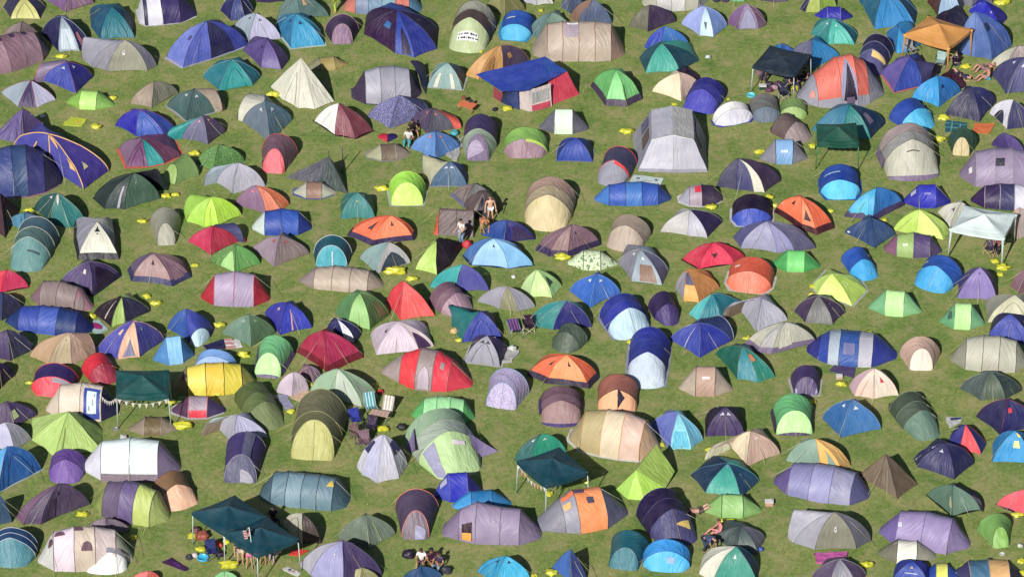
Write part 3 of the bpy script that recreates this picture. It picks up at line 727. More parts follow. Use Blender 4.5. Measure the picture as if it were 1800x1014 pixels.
DT('1000,1090 1285,1127','1185,866','99a 436 436 436','silver dome with indigo sides',dep=.75,b=.7,v='334',s='546',hm='ccc')
DT('243,880 290,1030 625,1000 738,960','450,756','cbc dcd dcc','pale pink white dome with open porch',s='cbc',pt=[(2,'d',.4,.03,.8,.55,'425','doorway'),(0,'t',.8,.6,.2,.12,'524')],d=False)
tile(3,2)
ST('465,350','836,355','195','bca dfc bca','pale camouflage pop-up',w=1.65,pat='camo',allpat=1,s='343',g=1)
DT('868,290 975,430 1210,462 1262,350','1042,165','889 9ab 668','grey dome with brown door',s='ccb',pt=[(1,'r',.55,.03,.6,.5,'865','door_flap')],v='eee',d=False)
DT('75,500 150,560 325,563 402,478','200,330','bd9 ce9 ad8','pale lime dome with dark oval window',pt=[(2,'d',.3,.35,.5,.3,'454','window')],b=.45,d=False)
DT('473,515 635,645 872,530','690,370','26c 37d','vivid blue dome with two white vents',v='dee',s='9cd',g=0,d=False)
ET('1000,905','880,540',360,'bde 23a 239 225','long navy hooped tent with ice blue nose',hr=.56,wf=.9,hm='99b',s='34a')
ET('1300,795','1210,525',230,'437 325 325','dark indigo narrow pop-up',hr=.62,wf=.6,kind='popup_tent')
DT('168,740 200,808 340,825 635,805','450,580','299 288 227','teal and navy dome',s='99b',g=2)
ET('385,1010','500,782',270,'565 565 343','dark khaki pop-up',hr=.5,wf=.7,kind='popup_tent',g=0)
tile(4,2)
DT('12,260 140,332 410,290 490,240','245,116','c14 e25 c14','scarlet dome with black triangle',hm='212',pt=[(1,'v',.45,.3,.3,.2,'412','logo')],d=False,s='912')
PU('355,440','730,380','520,530','570,240','f75 d53 e64 888','orange pop-up with salmon front',pt=[(1,'r',.5,.25,.12,.08,'dcc','logo_strip')],hm='ccc')
ST('735,360','1100,372','190','4a5 7d7 4a5','green pop-up tent',w=1.6,s='8d8',g=2)
ET('1510,428','1395,160',235,'2ae 15b 15b 125','cobalt blue pop-up with cyan nose',hr=.5,wf=.8,kind='popup_tent',pt=[(1,'r',.5,.75,.12,.07,'ddd','logo_strip')])
DT('1060,470 1100,545 1372,630 1482,512','1210,368','bd6 df7 bd5','chartreuse dome with green window',pt=[(2,'r',.4,.5,.3,.2,'ce7','window')],hm='bbb',b=.5,d=False)
DT('912,682 1000,775 1210,782 1305,690','1100,545','435 777 435','charcoal dome with cream seams',s='ccb',g=3,d=False)
DT('-50,500 10,590 130,605 295,490','30,338','99a fa4 c84','amber and slate patchwork dome',pt=[(1,'r',.5,.5,.9,.4,'557','roof_patch')],d=False,s='c84')
DT('62,705 140,752 300,745 490,622','240,532','4bb 289 178','teal low dome with aqua front',s='9bc',b=.5)
DT('455,650 600,838 842,748','640,570','aab bbc','silver dome with brown mesh porch',porch=[(3,'352,745',.7,.8,'aab','765')],d=False)
DT('522,945 610,1012 725,1018 1070,938','830,758','bba aaa bba','stone grey dome with lilac skirt',sk='768',s='667',pt=[(2,'r',.3,.1,.35,.5,'ccb','door_flap')],d=False)
DT('-95,910 140,1052 382,920','140,764','34a 23a','navy blue dome with white pole lines',s='aac',porch=[(2,'395,860',.4,.9,'236','225')],g=1,pt=[(0,'r',.5,.02,.03,.8,'bbd','stripe')])
tile(5,2)
ST('352,240','800,255','50','857 9b6 547 547','olive green pop-up with plum ends',w=1.75,s='779',pt=[(1,'r',.5,.22,.3,.04,'dec','logo_strip')])
ET('690,515','830,232',350,'2ae 15b 15b 336','wide cobalt pop-up with bright blue front',hr=.48,kind='popup_tent',pt=[(1,'r',.5,.2,.14,.07,'ddd','logo_strip')])
DT('945,572 1250,592','1120,308','87b 547 547 548','lilac dome with purple sides',dep=.7,b=.55,pt=[(0,'t',.5,.72,.2,.1,'548')],s='658')
ST('222,708','625,740','512','7b8 be9 8c8','mint green pop-up with hanging flap',w=1.6,pt=[(1,'d',.5,.0,1.1,.48,'be9','door_flap')],g=0)
ST('805,825','1150,840','618','6a7 be9 7b8','mint green pop-up with side mesh',w=1.6,pt=[(1,'d',.5,.0,1.1,.48,'be9','door_flap'),(0,'d',.7,.2,.3,.2,'466','window')],g=0)
DT('1190,765 1560,765','1400,535','cca 998 998 998','khaki and cream dome at right edge',dep=.7)
DT('1185,905 1530,955','1370,690','34a 225 225 225','royal blue dome with midnight sides',dep=.7,b=.7)
DT('1370,480 1440,535 1620,520','1530,320','867 756','mauve dome at the right edge',s='d78')
tile(0,3)
PU('250,420','620,370','415,450','450,182','f24 326 437','black pop-up with bright red front',s='d24',pt=[(0,'r',.85,.5,.25,.5,'99a','top_window')],hr=.45)
ET('880,352','770,100',260,'a24 d13 c13 702','crimson pop-up tent',hr=.52,wf=.8,kind='popup_tent',pt=[(1,'r',.4,.75,.2,.08,'dcc','logo_strip')])
ST('360,640','930,665','345','dcb dcb dcb 225','cream tunnel with blue poster window',w=2.3,s='988',g=2,pt=[(2,'r',.55,.03,.75,.4,'24a','window'),(2,'r',.55,.1,.45,.28,'dee','poster'),(2,'r',.42,.14,.05,.05,'8ac','lettering'),(2,'r',.6,.2,.04,.07,'8ac','lettering'),(2,'r',.68,.3,.05,.04,'8ac','lettering')])
DT('265,795 440,928 815,885 818,720','550,570','bd7 ac6 9b5','pale lime pyramid tent',b=.08,g=2,kind='pyramid_tent',pt=[(1,'r',.15,.03,.04,.6,'894','zip')])
DT('-120,640 120,700 290,600','60,482','546 436','dark plum dome with lime diamond',pt=[(1,'r',.15,.3,.3,.3,'bc8','patch')],s='657')
DT('-120,850 115,892 245,800','40,645','bbd 99a','silver grey dome at the left edge',s='dde')
ST('1058,775','1420,772','625','987 764 987','taupe pop-up with brown middle band',w=1.5,s='ba9',g=1)
ST('660,1140','1435,1148','800','dde eff eff 879','large white tunnel with lilac end',w=2.7,s='778',sk='878',g=2)
DT('-150,330 -5,390 112,280','0,165','213 214','black violet dome at the left edge')
ST('1280,210','1580,170','-38','48c 8cf 37b','light blue flap tent over blue tent',w=1.55,pt=[(1,'r',.5,.0,1.1,.5,'8cf','door_flap')])
tile(1,3)
PU('190,200','525,190','350,255','370,65','9be 7ae 69d','pale blue pop-up behind yellow tunnel')
ST('25,455','690,425','185','874 ed4 ec2 dc2 aa4','bright yellow tunnel with black seams',w=2,s='221',pt=[(0,'t',.8,.3,.4,.16,'324')],g=1)
ST('20,630','430,625','450','535 a9a 436','grey and red pop-up on foil sheet',w=1.6,hm='ccc',s='c24',pt=[(1,'r',.5,.02,.9,.16,'e24','front_flash')])
DT('390,705 510,848 778,770','540,586','aab bbd','silver dome with brown striped porch',porch=[(3,'262,770',.6,.75,'abb','876')],g=0,d=False)
ET('770,318','850,-45',290,'be9 7c8 6b7 5a6','mint green hooped tunnel with dark hem',dm=0.75,sk='658',hr=.62,wf=.85)
DT('1043,90 1280,248 1545,128','1235,-102','a14 b15 903','dark crimson dome',full=0,d=False,sk='702')
DT('863,410 985,450 1115,395','1000,240','cbc cbc','small whitish pink dome',b=.8)
DT('1020,280 1165,348 1218,280','1120,190','867 a8a','mauve grey dome behind a whitish one',b=.7)
ET('840,715','650,332',300,'785 674 563 563','olive green tunnel on a slant',hr=.5,wf=.75,s='343',g=2)
ET('1135,1000','1220,392',420,'bb6 664 775','very large olive tunnel with yellow green front',hr=.66,dm=.84,km=1,s='aa7',g=6,gc='bb7')
DT('-190,0 0,10 0,0','0,0','999','x') if 0 else None
tile(2,3)
DT('-238,400 -60,470 165,530 292,455','-25,212','9b9 bcb 8a8','sage green dome with grey seams',s='8a9',pt=[(2,'d',.4,.02,.6,.6,'898','door_flap')],d=False)
ST('300,345','985,455','72','a99 e23 988 e24 d24','big red and taupe dome tent',w=2.6,kind='dome_tent',s='877',g=1,pt=[(3,'r',.5,.28,.25,.1,'a99','window'),(2,'d',.5,.02,.7,.25,'bab','window')],secs=[(0,.3,0,-.2),(.22,.74,.72),(.43,1,1),(.62,.98,.96),(.8,.78,.7),(1,.3,0,.2)])
ET('1275,572','1360,226',340,'cde 87b 76a','floral print hooped tent with blue rim',dm=0.75,hr=.6,pat='hearts',pat0='dots',wf=.8,s='7ad',g=1,allpat=1)
ST('575,670','1060,690','456','5b6 9d9 9d9 9d9 5b6','light green tunnel behind sage tent',w=1.8,s='396')
SG = ET('975,1110','760,556',540,'bd9 aba 9b9 8a9','very large sage tent with lilac panels',hr=.5,wf=.72,fh=.42,s='9a9',g=3,pt=[(0,'r',.5,.12,.9,.16,'99b','side_panel'),(0,'r',.5,.88,.9,.14,'88a','side_panel'),(1,'d',.5,.78,.5,.16,'bbd','doorway'),(0,'r',.75,.5,.1,.2,'ede','sign')])[0]
for q in ([(1030,740,1.2),(1270,890,.02),(1130,940,.02),(1060,860,.9)], [(520,860,.02),(590,700,1.2),(600,880,.9),(570,900,.02)]):
    P = [g((a, b_), z) for a, b_, z in q]
    grid('porch_wing', lambda s, t, P=P: lerp(lerp(P[0], P[1], s), lerp(P[3], P[2], s), t), 7, 7, fabric('98b'), SG, .03)
DT('132,1020 175,1075 290,1147 460,1105 530,1010','340,738','ccd bbd ccd bbc','silver and navy chequered dome',s='dde',b=.55,sag=.02,pt=[(0,'r',.5,.45,.9,.28,'336','chequer_panel'),(3,'r',.5,.45,.9,.28,'336','chequer_panel')])
tile(3,3)
DT('138,275 290,338 612,378 688,295','440,95','e63 f95 e63','orange mountain dome with violet skirt',sk='324',s='a42',pt=[(1,'t',.6,.55,.12,.2,'312'),(0,'t',.7,.5,.2,.2,'312')],d=False)
ET('400,700','400,366',350,'a88 867 756 756','dusky brown pink tunnel with violet hem',sk='437',hr=.46,wf=.9)
ET('850,625','865,270',340,'fb8 a65 b65 a65 955','terracotta pop-up with black triangle',hr=.5,wf=.85,kind='popup_tent',s='423',pt=[(0,'t',.75,.5,.9,.16,'213','mesh_vent')])
ET('1080,385','1120,-112',330,'cde 239 23a 239','tall navy tunnel with pale blue front',hr=.6,wf=.9,s='238',hm='99b')
ST('420,880','1135,1005','576','ba7 ba7 dca dba ca8','large golden beige tunnel',s='ea6',w=2.7,g=4,hm='ddd')
DT('30,960 150,1010 430,890','240,738','266 2a8','dark green dome behind a teal gazebo',v='ddd')
DT('1130,690 1280,873 1445,868 1535,800','1345,570','67c 8de 6bd','sky blue dome with lilac side',s='abd',pt=[(1,'r',.5,.03,.8,.45,'4bd','door_flap')],d=False)
tile(4,3)
DT('272,110 440,300 605,330 738,285','480,32','165 289 187','jade green dome with orange square',s='a96',pt=[(2,'r',.2,.55,.5,.2,'d85','patch')],b=.6,d=False)
ST('-15,450','388,458','205','ba9 b98 ba9','sandy pop-up with white logo',w=1.75,s='534',pt=[(1,'r',.5,.25,.4,.04,'edd','logo_strip')],g=0)
ET('1000,458','1000,198',245,'547 436 436','plum pop-up with grey side doors',dm=0.8,hr=.6,wf=.8,kind='popup_tent',pt=[(0,'d',.4,.12,.55,.1,'aac','door_flap'),(0,'d',.4,.8,.55,.1,'aac','door_flap')],hm='bbb')
ST('1005,180','1712,235','-48','228 24a abc 25a bbc 239','large blue tunnel with white stripes',w=2.9,g=3,pt=[(3,'r',.5,.18,.6,.16,'77a','window')],secs=[(0,.3,0,-.1),(.12,.7,.58),(.23,.93,.9),(.36,1,1),(.58,1,1),(.74,.95,.92),(1,.3,0,.1)])
ET('910,795','895,430',340,'be9 6b7 5a6 4a5','pale mint tunnel with navy hem',dm=0.85,sk='435',hr=.58,wf=.95)
DT('193,770 497,772','345,520','436 213 213 213','blackcurrant purple dome',dep=.75,b=.75,s='326',v='ccd')
DT('400,860 520,1010 782,910','555,716','edb ca9','peach dome with cream porch door',porch=[(3,'205,950',.75,.55,'dcb','ddb')],v='edc',d=False)
DT('1138,630 1290,777 1597,710','1375,462','26a 37b','blue dome with white vents and grey stripe',v='eee',g=2,s='bbc',d=False)
DT('845,970 1115,1045 1290,1072 1350,1005','1068,776','8a9 fb5 eb6','sage dome with amber front panel',d=False,pt=[(1,'t',.6,.02,.6,.6,'8a9','door_panel')])
tile(5,3)
ET('645,266','640,-35',330,'edc ca9 b98','peach pink hooped dome',dm=0.6,hr=.56,wf=.8)
DT('65,375 108,438 250,465 452,438','270,214','cab ecb edc','blush pink dome with red triangle',pt=[(2,'t',.5,.45,.22,.2,'c24')],s='caa',d=False)
ST('890,235','1500,272','-30','998 bba bba bba aa9','pale sage grey tunnel',w=2.3,s='665',g=1)
DT('968,388 1128,478 1320,472 1442,400','1205,235','455 565 344','dark slate green dome',s='899',g=2,d=False)
ET('720,800','530,415',310,'687 565 454 454','dark olive tunnel on a slant',hr=.52,wf=.7,s='787',g=4)
DT('1098,612 1290,758 1580,690','1350,458','225 226','navy dome with red piping and square',s='d35',pt=[(1,'r',.25,.55,.2,.15,'e34','patch')],d=False)
DT('862,812 955,885 1120,912 1162,832','1000,672','338 e34 237','small red and blue dome',b=.3)
DT('1228,975 1545,990','1400,712','19d 07b 07b 08c','bright azure dome with yellow square',dep=.75,b=.55,pt=[(0,'r',.6,.42,.26,.22,'ee9','window'),(0,'r',.9,.75,.3,.15,'ed5','vent')],d=False)
tile(0,4)
DT('-200,300 0,322 328,150','60,-62','29d 16b 15a','cobalt dome with white arcs',s='ccd',hm='bcd',g=1)
ET('515,262','555,-18',310,'75a 649 538','violet pop-up tent',hr=.5,wf=.8,kind='popup_tent')
DT('138,540 198,585 335,586 722,428','480,242','757 546 546','dull purple dome with dark window',b=.5,pt=[(2,'r',.35,.6,.1,.12,'324','window'),(2,'r',.15,.05,.25,.5,'435','door_flap')],s='324',d=False)
ST('720,520','1290,640','258','9a5 657 658 bc6 ab6','grey and lime tunnel',w=2.2,s='546',g=4)
ET('1495,470','1370,165',310,'eb9 864 765','tan pop-up with salmon front',hr=.5,kind='popup_tent',wf=.9,s='643')
DT('-200,560 -5,592 92,572','-10,340','246 357','dark steel blue dome at the left edge')
ET('80,945','100,620',400,'489 147 147','steel blue hooped dome with pale rim',hr=.52,wf=.75,s='ccd',g=2)
DT('720,640 860,700 1050,640','860,528','878 767','grey brown dome behind patchwork tent',b=.8)
ST('312,985','1062,962','615','ccc dcd cba cbb ccb','pale patchwork tunnel with leopard spots',w=2.2,s='756',g=3,pt=[(1,'d',.3,.4,.5,.1,'645','spot'),(2,'d',.2,.42,.45,.1,'645','spot'),(2,'d',.6,.2,.5,.1,'645','spot'),(0,'d',.9,.3,.3,.1,'645','spot')])
ET('865,1000','858,655',345,'eee a98 988','whitish arched porch tent with brown hood',hr=.66,wf=.95,fh=.3,ef=1.0,fw=1,hf=.86,s='876',pt=[(0,'r',.88,.5,.18,.5,'889','mesh_vent')],g=2)
DT('1060,1060 1190,1080 1300,1045','1200,962','e66 d55','coral tent peeping over the bottom edge')
tile(1,4)
ET('555,285','605,-158',330,'557 437 436','dark indigo tunnel with silver stripe',dm=0.8,hr=.58,wf=.85,s='99a',g=3,pt=[(0,'d',.1,.5,.8,.36,'99a','door_flap'),(1,'r',.5,.5,1.1,.18,'668','roof_stripe')])
ST('700,420','1398,500','195','467 689 79a 689 689 467','slate blue tunnel with yellow vent',w=2.2,s='345',g=4,pt=[(4,'t',.8,.35,.5,.12,'ec4')])
DT('918,610 1065,747 1213,742','1065,490','bba 433','khaki grey dome by green gazebos',b=.8)
DT('1062,930 1145,1005 1400,1120 1700,1000','1395,712','aab 99c 436','lilac and indigo dome at bottom edge',s='436',d=False,pt=[(1,'r',.5,.6,.06,.04,'eee','badge')])
DT('330,1060 440,1090 548,1050','435,965','7b7 9d9','pale green dome at bottom edge')
tile(2,4)
DT('-15,700 225,792 428,670','200,504','676 787','dark olive dome with pale poles',s='9a8',g=1,pt=[(1,'r',.45,.03,.03,.7,'cd8','stripe')])
ET('600,745','610,305',360,'767 546','plum tunnel with orange arches',dm=0.6,s='f86',hr=.56,wf=.7,pt=[(0,'r',.1,.5,.8,.3,'99b','door_flap')],fh=.45)
ST('770,425','1150,400','172','34b 12b 228','ultramarine pop-up with grey vent',w=1.6,s='66c',pt=[(0,'r',.7,.3,.4,.14,'aac','vent')])
ST('930,515','1372,490','325','29d 07b 18c','azure pop-up behind lilac tunnel',w=1.6,g=0)
ST('822,742','1588,782','435','879 98a 98a 98a 879','lilac tunnel with orange blanket inside',w=2.3,s='768',g=1,secs=[(0,.5,0,-.15),(.16,.75,.75),(.34,.95,1.06),(.6,.92,.9),(.8,.9,.86),(1,.4,0,.15)],pt=[(1,'r',.5,.03,.62,.2,'312','doorway'),(1,'r',.5,.03,.58,.09,'ea3','blanket')])
DT('500,1030 650,1095 812,1010','650,925','147 258','blue dome cut by the bottom edge')
DT('25,1050 150,1105 310,1050','170,930','aa7 996','khaki dome cut by the bottom edge')
DT('1105,972 1250,1085 1515,1025','1340,838','19c 2be','bright turquoise dome with black vents',v='134')
tile(3,4)
ST('300,712','965,592','316','889 99a f95 668','orange dome with slate grey ends',w=2.6,kind='dome_tent',s='667',g=1,secs=[(0,.45,0,-.25),(.22,.8,.72),(.38,1,1),(.72,1,.95),(1,.4,0,.2)],pt=[(1,'r',.4,.3,.5,.08,'fb6','window'),(2,'r',.5,.3,.24,.08,'446','print'),(1,'r',.6,.42,.9,.14,'e74','roof_patch'),(2,'r',.15,.44,.35,.1,'547','roof_patch')])
ET('1380,775','1190,302',400,'447 214 214','dark navy tunnel with yellow vent',s='447',hr=.58,wf=.8,g=2,pt=[(0,'v',.6,.5,.3,.26,'ec6','vent')])
ET('890,985','960,640',320,'278 167 167 956','teal narrow tunnel with brown side',dm=0.75,hr=.5,wf=.85)
PU('1070,880','1455,900','1250,980','1260,712','3bf 19e 19d','bright cyan pop-up by teal tunnel',pt=[(0,'r',.6,.5,.3,.14,'9bd','window')],hr=.5)
DT('330,950 470,1060 608,1035','480,788','36b 237 126','royal blue peaked tent at bottom edge',b=.2,g=2)
tile(4,4)
DT('75,195 190,328 465,378 612,240','370,86','135 3a9 146','seagreen dome with deep teal sides',s='7ac',g=1,d=False,pt=[(1,'v',.5,.82,.5,.1,'7ad','roof_patch')])
ST('180,542','635,545','355','8b6 9c7 8b6','pale green ridge tent',w=1.5,s='232',g=0)
ST('710,345','1465,470','135','659 88b 99c 99b 558','lilac blue long tunnel',w=2.6,s='77a',g=2)
DT('918,742 1080,795 1400,788 1520,722','1230,472','99a 887 667','silver grey dome with white badge',porch=[(5,'878,665',.75,.85,'aab','334')],pt=[(1,'c',.5,.38,.1,.16,'eee','badge'),(1,'c',.5,.43,.04,.07,'334','badge_mark')],d=False)
DT('262,715 440,800 600,830 662,700','480,596','455 566 667','slate grey dome by sitting person',b=.8)
DT('140,985 250,1055 590,1065 612,950','430,757','ddc 398 135','white and jade dome at bottom edge',pt=[(1,'t',.5,.62,.16,.14,'eee')],d=False)
DT('1058,1014 1190,1095 1400,1095 1478,1000','1270,862','546 889 546','charcoal and silver dome at bottom edge',s='bbc')
tile(5,4)
DT('130,200 300,290 448,377 602,262','360,22','765 765 654','brown pyramid tent',b=.05,g=1,kind='pyramid_tent',d=False)
DT('698,355 890,517 1108,465','900,260','576 687','dark green mesh dome with beige print',porch=[(2,'1118,460',.5,.6,'213','213')],pt=[(0,'c',.92,.2,.12,.4,'aa8','print')],hm='111')
ST('280,745','985,868','505','76a 98b 98b 87a','large lilac tunnel tent',w=2.4,g=2,s='76a',pt=[(1,'r',.1,.25,.15,.06,'ccd','vent')])
ST('308,905','742,930','735','776 eed 998','cream white pop-up with mesh ends',w=1.65,s='344')
DT('410,1060 690,1095','580,880','24a 129 129 239','royal blue dome with yellow arrow',dep=.7,pt=[(0,'t',.5,.62,.18,.14,'db6','logo'),(0,'r',.5,.42,.5,.03,'cde','logo')],b=.8)
ST('690,1060','935,1065','930','14a ee6 14a','blue and yellow striped tent at bottom',w=1.4)
ST('938,1090','1470,1090','922','336 479 eb7 223','navy blue and peach tunnel at bottom edge',w=2,s='db9')
ET('1300,806','1245,502',290,'8b5 7a5 465 354','moss green hooped tent with open door',dm=0.5,hr=.55,wf=.8,pt=[(0,'r',.1,.5,.7,.25,'9c6','door_flap')],g=1)
DT('1262,430 1470,522 1620,480','1500,300','e56 99b','coral and lilac dome at right edge',hm='225',d=False)

tile(5,4)
DT('590,70 620,125 905,222 1060,95','840,-75','225 336 225','indigo navy dome with pale vents',v='ccd',s='669',b=.75,d=False,pt=[(0,'c',.4,.1,.2,.07,'ccd','badge')])
# ================================================================== free-form tents
def FF(name, faces, T, sub=6, w=.03):
    """faces: (part name, colour, quad of (x, y, z) with x, y in zoom pixels)"""
    out = []
    for nm, c, q in faces:
        P = [g((a, b_), z) for a, b_, z in q]
        if len(P) == 3: P = [P[0], P[1], P[2], P[2]]
        def f(s, t, P=P): return lerp(lerp(P[0], P[1], s), lerp(P[3], P[2], s), t)
        grid(nm, f, sub, sub, fabric(c), T, w); out.append(f)
    return out
tile(3,1)
B0 = g((1300,200), 0)
fx, fy = px((1300,200))
T = thing('frame_tent', 'tent', 'biggest grey frame tent with mesh side windows', B0, fx, fy)
zE, zR = 1.85, 2.15
F = FF('x', [
 ('roof', 'bbc', [(1130,215,zE),(1305,175,zR),(1295,-67,zR),(1130,-32,zE)]),
 ('roof', 'bbb', [(1305,175,zR),(1475,212,zE),(1464,-32,zE),(1295,-67,zR)]),
 ('front_wall', 'ccd', [(1020,465,0),(1302,478,0),(1305,175,zR),(1130,215,zE)]),
 ('front_wall', 'bbc', [(1302,478,0),(1588,472,0),(1475,212,zE),(1305,175,zR)]),
 ('side_wall', '99a', [(975,165,0),(1020,465,0),(1130,215,zE),(1130,-32,zE)]),
 ('side_wall', '889', [(1588,472,0),(1570,190,0),(1464,-32,zE),(1475,212,zE)]),
 ('rear_wall', '99a', [(1570,190,0),(975,165,0),(1130,-32,zE),(1464,-32,zE)])], T, 8, .03)
patch('window', F[4], 'r', .62, .45, .34, .4, '655', T, .04)
patch('window', F[4], 'r', .22, .45, .3, .4, '668', T, .04)
patch('window', F[5], 'r', .6, .35, .6, .5, '778', T, .04)
for f, s in ((F[2], .04), (F[3], .04)): patch('mud_skirt', f, 'r', .5, .0, 1, .1, '99a', T, .03)
tube('seam', [F[2](s/8, 1)+Vector((0, -.02, .02)) for s in range(9)], .03, fabric('eee'), T)
tube('seam', [F[3](s/8, 1)+Vector((0, -.02, .02)) for s in range(9)], .03, fabric('eee'), T)
tube('seam', [F[2](1, s/8)+Vector((0, -.02, .01)) for s in range(9)], .02, fabric('ddd'), T)
tile(3,0)
X, Y = px((140,690)); T = thing('trailer_tent', 'tent', 'blue roofed family tent with crimson wing and white awning', g((140,800)), X, Y)
F = FF('x', [
 ('canopy', '24b', [(-292,603,1.35),(-80,742,1.5),(240,600,1.75),(268,458,1.7)]),
 ('canopy', '24a', [(-80,742,1.5),(132,732,1.6),(445,575,1.6),(240,600,1.75)]),
 ('canopy', '25b', [(240,600,1.75),(445,575,1.6),(268,458,1.7),(268,458,1.7)]),
 ('side_wing', 'd35', [(330,848,0),(545,765,0),(445,577,1.56),(285,632,1.56)]),
 ('awning_wall', 'edd', [(150,908,0),(322,860,0),(312,672,1.5),(132,734,1.5)]),
 ('awning_wall', 'dcc', [(60,880,0),(150,908,0),(132,734,1.5),(55,700,1.5)]),
 ('front_wall', '348', [(-90,830,0),(60,890,0),(45,715,1.5),(-75,755,1.4)]),
 ('end_wall', 'c46', [(-150,790,0),(-90,830,0),(-75,755,1.4),(-150,700,1.4)]),
 ('rear_wall', '236', [(545,765,0),(330,640,0),(268,460,1.65),(445,577,1.55)])], T, 8, .03)
patch('window', F[4], 'r', .5, .35, .8, .5, 'bbb', T, .03)
patch('lower_panel', F[4], 'r', .5, .02, .85, .26, 'd46', T, .03)
patch('window', F[6], 'r', .7, .3, .4, .6, '99b', T, .03)
patch('lower_panel', F[6], 'r', .3, .02, .5, .28, 'c46', T, .03)
guys(T, [(g((-290,603), 1.3), Vector((-1, -1, 0))), (g((545,765), .5), Vector((1, 0, 0)))], 2)
tile(1,1)
X, Y = px((1230,500)); T = thing('tarp_shelter', 'tent', 'slate tarp shelter propped on two poles', g((1250,560)), X, Y)
F = FF('x', [('tarp', '445', [(930,515,.05),(1190,572,.05),(1282,342,1.5),(1282,342,1.5)]),
 ('tarp', '344', [(1190,572,.05),(1440,652,.02),(1282,342,1.5),(1282,342,1.5)]),
 ('tarp', '455', [(1440,652,.02),(1380,470,.1),(1282,342,1.5),(1282,342,1.5)])], T, 8, .03)
p = g((1282,342), 1.5); tube('pole', [Vector((p.x, p.y, 0)), p+Vector((0, 0, .35))], .03, plain('pole', '223'), T, 6)
p = p+Vector((.75, .5, 0)); tube('pole', [Vector((p.x, p.y, 0)), p+Vector((0, 0, .25))], .03, plain('pole', '223'), T, 6)
tile(3,4)
X, Y = px((1080,180)); T = thing('tarp_tent', 'tent', 'lime green ridge tarp with pointed wing', g((1080,330)), X, Y)
FF('x', [('tarp', 'ac5', [(1240,295,.1),(1322,162,.35),(1168,-62,1.75),(1005,150,1.35)]),
 ('tarp', 'be5', [(1070,392,.02),(1240,295,.1),(1005,150,1.35),(1005,150,1.35)]),
 ('tarp', 'be5', [(938,386,.02),(1070,392,.02),(1005,150,1.35),(1005,150,1.35)]),
 ('tarp', 'ad5', [(842,306,.05),(938,386,.02),(1005,150,1.35),(1005,150,1.35)]),
 ('tarp', '9b4', [(842,306,.05),(1005,150,1.35),(1168,-62,1.75),(1168,-62,1.75)])], T, 8, .03)
# a few tents half hidden by others
tile(2,1)
DT('1145,985 1330,1050 1560,1020','1345,848','149 227 225','navy and blue dome with red piped door',s='336',pt=[(1,'d',.6,.05,.7,.6,'325','door_flap')])
tile(3,0)

# ================================================================== gazebos
def gazebo(c4, H, col, label, rise=.5, leg='bcc', fat=0, scallop=False, name='gazebo'):
    P = [g(p, H) for p in pts(c4)]
    C = sum(P, Vector())/4
    Xs = [px(p) for p in pts(c4)]
    T = thing(name, 'gazebo', label, Vector((C.x, C.y, 0)), sum(x[0] for x in Xs)/4, sum(x[1] for x in Xs)/4)
    A = C+Vector((0, 0, rise))
    def roof(s, t):       # one canopy: ring by ring from the eaves to the peak
        k = int(min(3.999, s*4)); u = s*4-k
        p = lerp(P[k], P[(k+1) % 4], u); q = lerp(p, A, t)
        q.z -= .10*math.sin(math.pi*t)*(1-abs(2*u-1))*1.0
        q.z -= .06*math.sin(math.pi*u)*(1-t)
        return q
    grid('canopy', roof, 40, 8, fabric(col), T, .02)
    def val(s, t):
        p = roof(s, 0); d = Vector((p.x-C.x, p.y-C.y, 0)).normalized()
        p = p+d*.012
        p.z -= t*(.2 if not scallop else .2+.05*abs(math.sin(s*4*math.pi*7)))+.0
        return p
    grid('valance', val, 112 if scallop else 40, 2, fabric(col), T, .01)
    for p in P:
        q = p+(C-p)*.03; q.z = p.z-.01
        a = Vector((q.x+ (q.x-C.x)*.05, q.y+(q.y-C.y)*.05, 0))
        if fat: tube('leg', [a, lerp(a, q, .55), lerp(a, q, .9), q], [.035, .05, .09, .15], fabric(col), T, 8)
        else:
            tube('leg', [a, q], .028, plain('leg_metal', leg, .4), T, 6)
    for i in range(4):
        p, q = P[i], P[(i+1) % 4]
        p, q = p+(C-p)*.05, q+(C-q)*.05
        tube('frame_bar', [p-Vector((0, 0, .12)), q-Vector((0, 0, .12))], .018, plain('leg_metal', leg, .4), T, 6)
    return T, P
tile(0,3); GZ1, GP1 = gazebo('940,447 1370,447 1370,232 940,232', 2.08, '155', 'teal gazebo with square roof and steel legs')
tile(4,0); gazebo('565,532 905,606 1045,440 710,367', 1.85, '234', 'charcoal gazebo above a littered picnic spot', rise=.25)
tile(5,0); gazebo('505,275 865,387 1055,235 705,127', 1.9, 'd94', 'orange gazebo with flared cloth legs', fat=1, rise=.55)
tile(4,1); gazebo('1090,240 1430,245 1405,72 1085,82', 1.75, '154', 'dark green gazebo with scalloped edge', fat=0, leg='375', scallop=True)
tile(5,1); gazebo('880,930 1310,1005 1410,810 1000,745', 1.9, 'dee', 'white gazebo with flared cloth legs', fat=1, rise=.5)
tile(3,4); GZ6, GP6 = gazebo('40,75 275,275 620,165 385,-38', 2.05, '045', 'petrol blue gazebo hung with bunting')
tile(1,4); gazebo('170,490 428,657 778,522 520,352', 2.05, '045', 'petrol blue gazebo joined to a flagged one')
gazebo('428,659 700,836 1040,706 776,526', 2.03, '045', 'petrol blue gazebo with a flag pole')
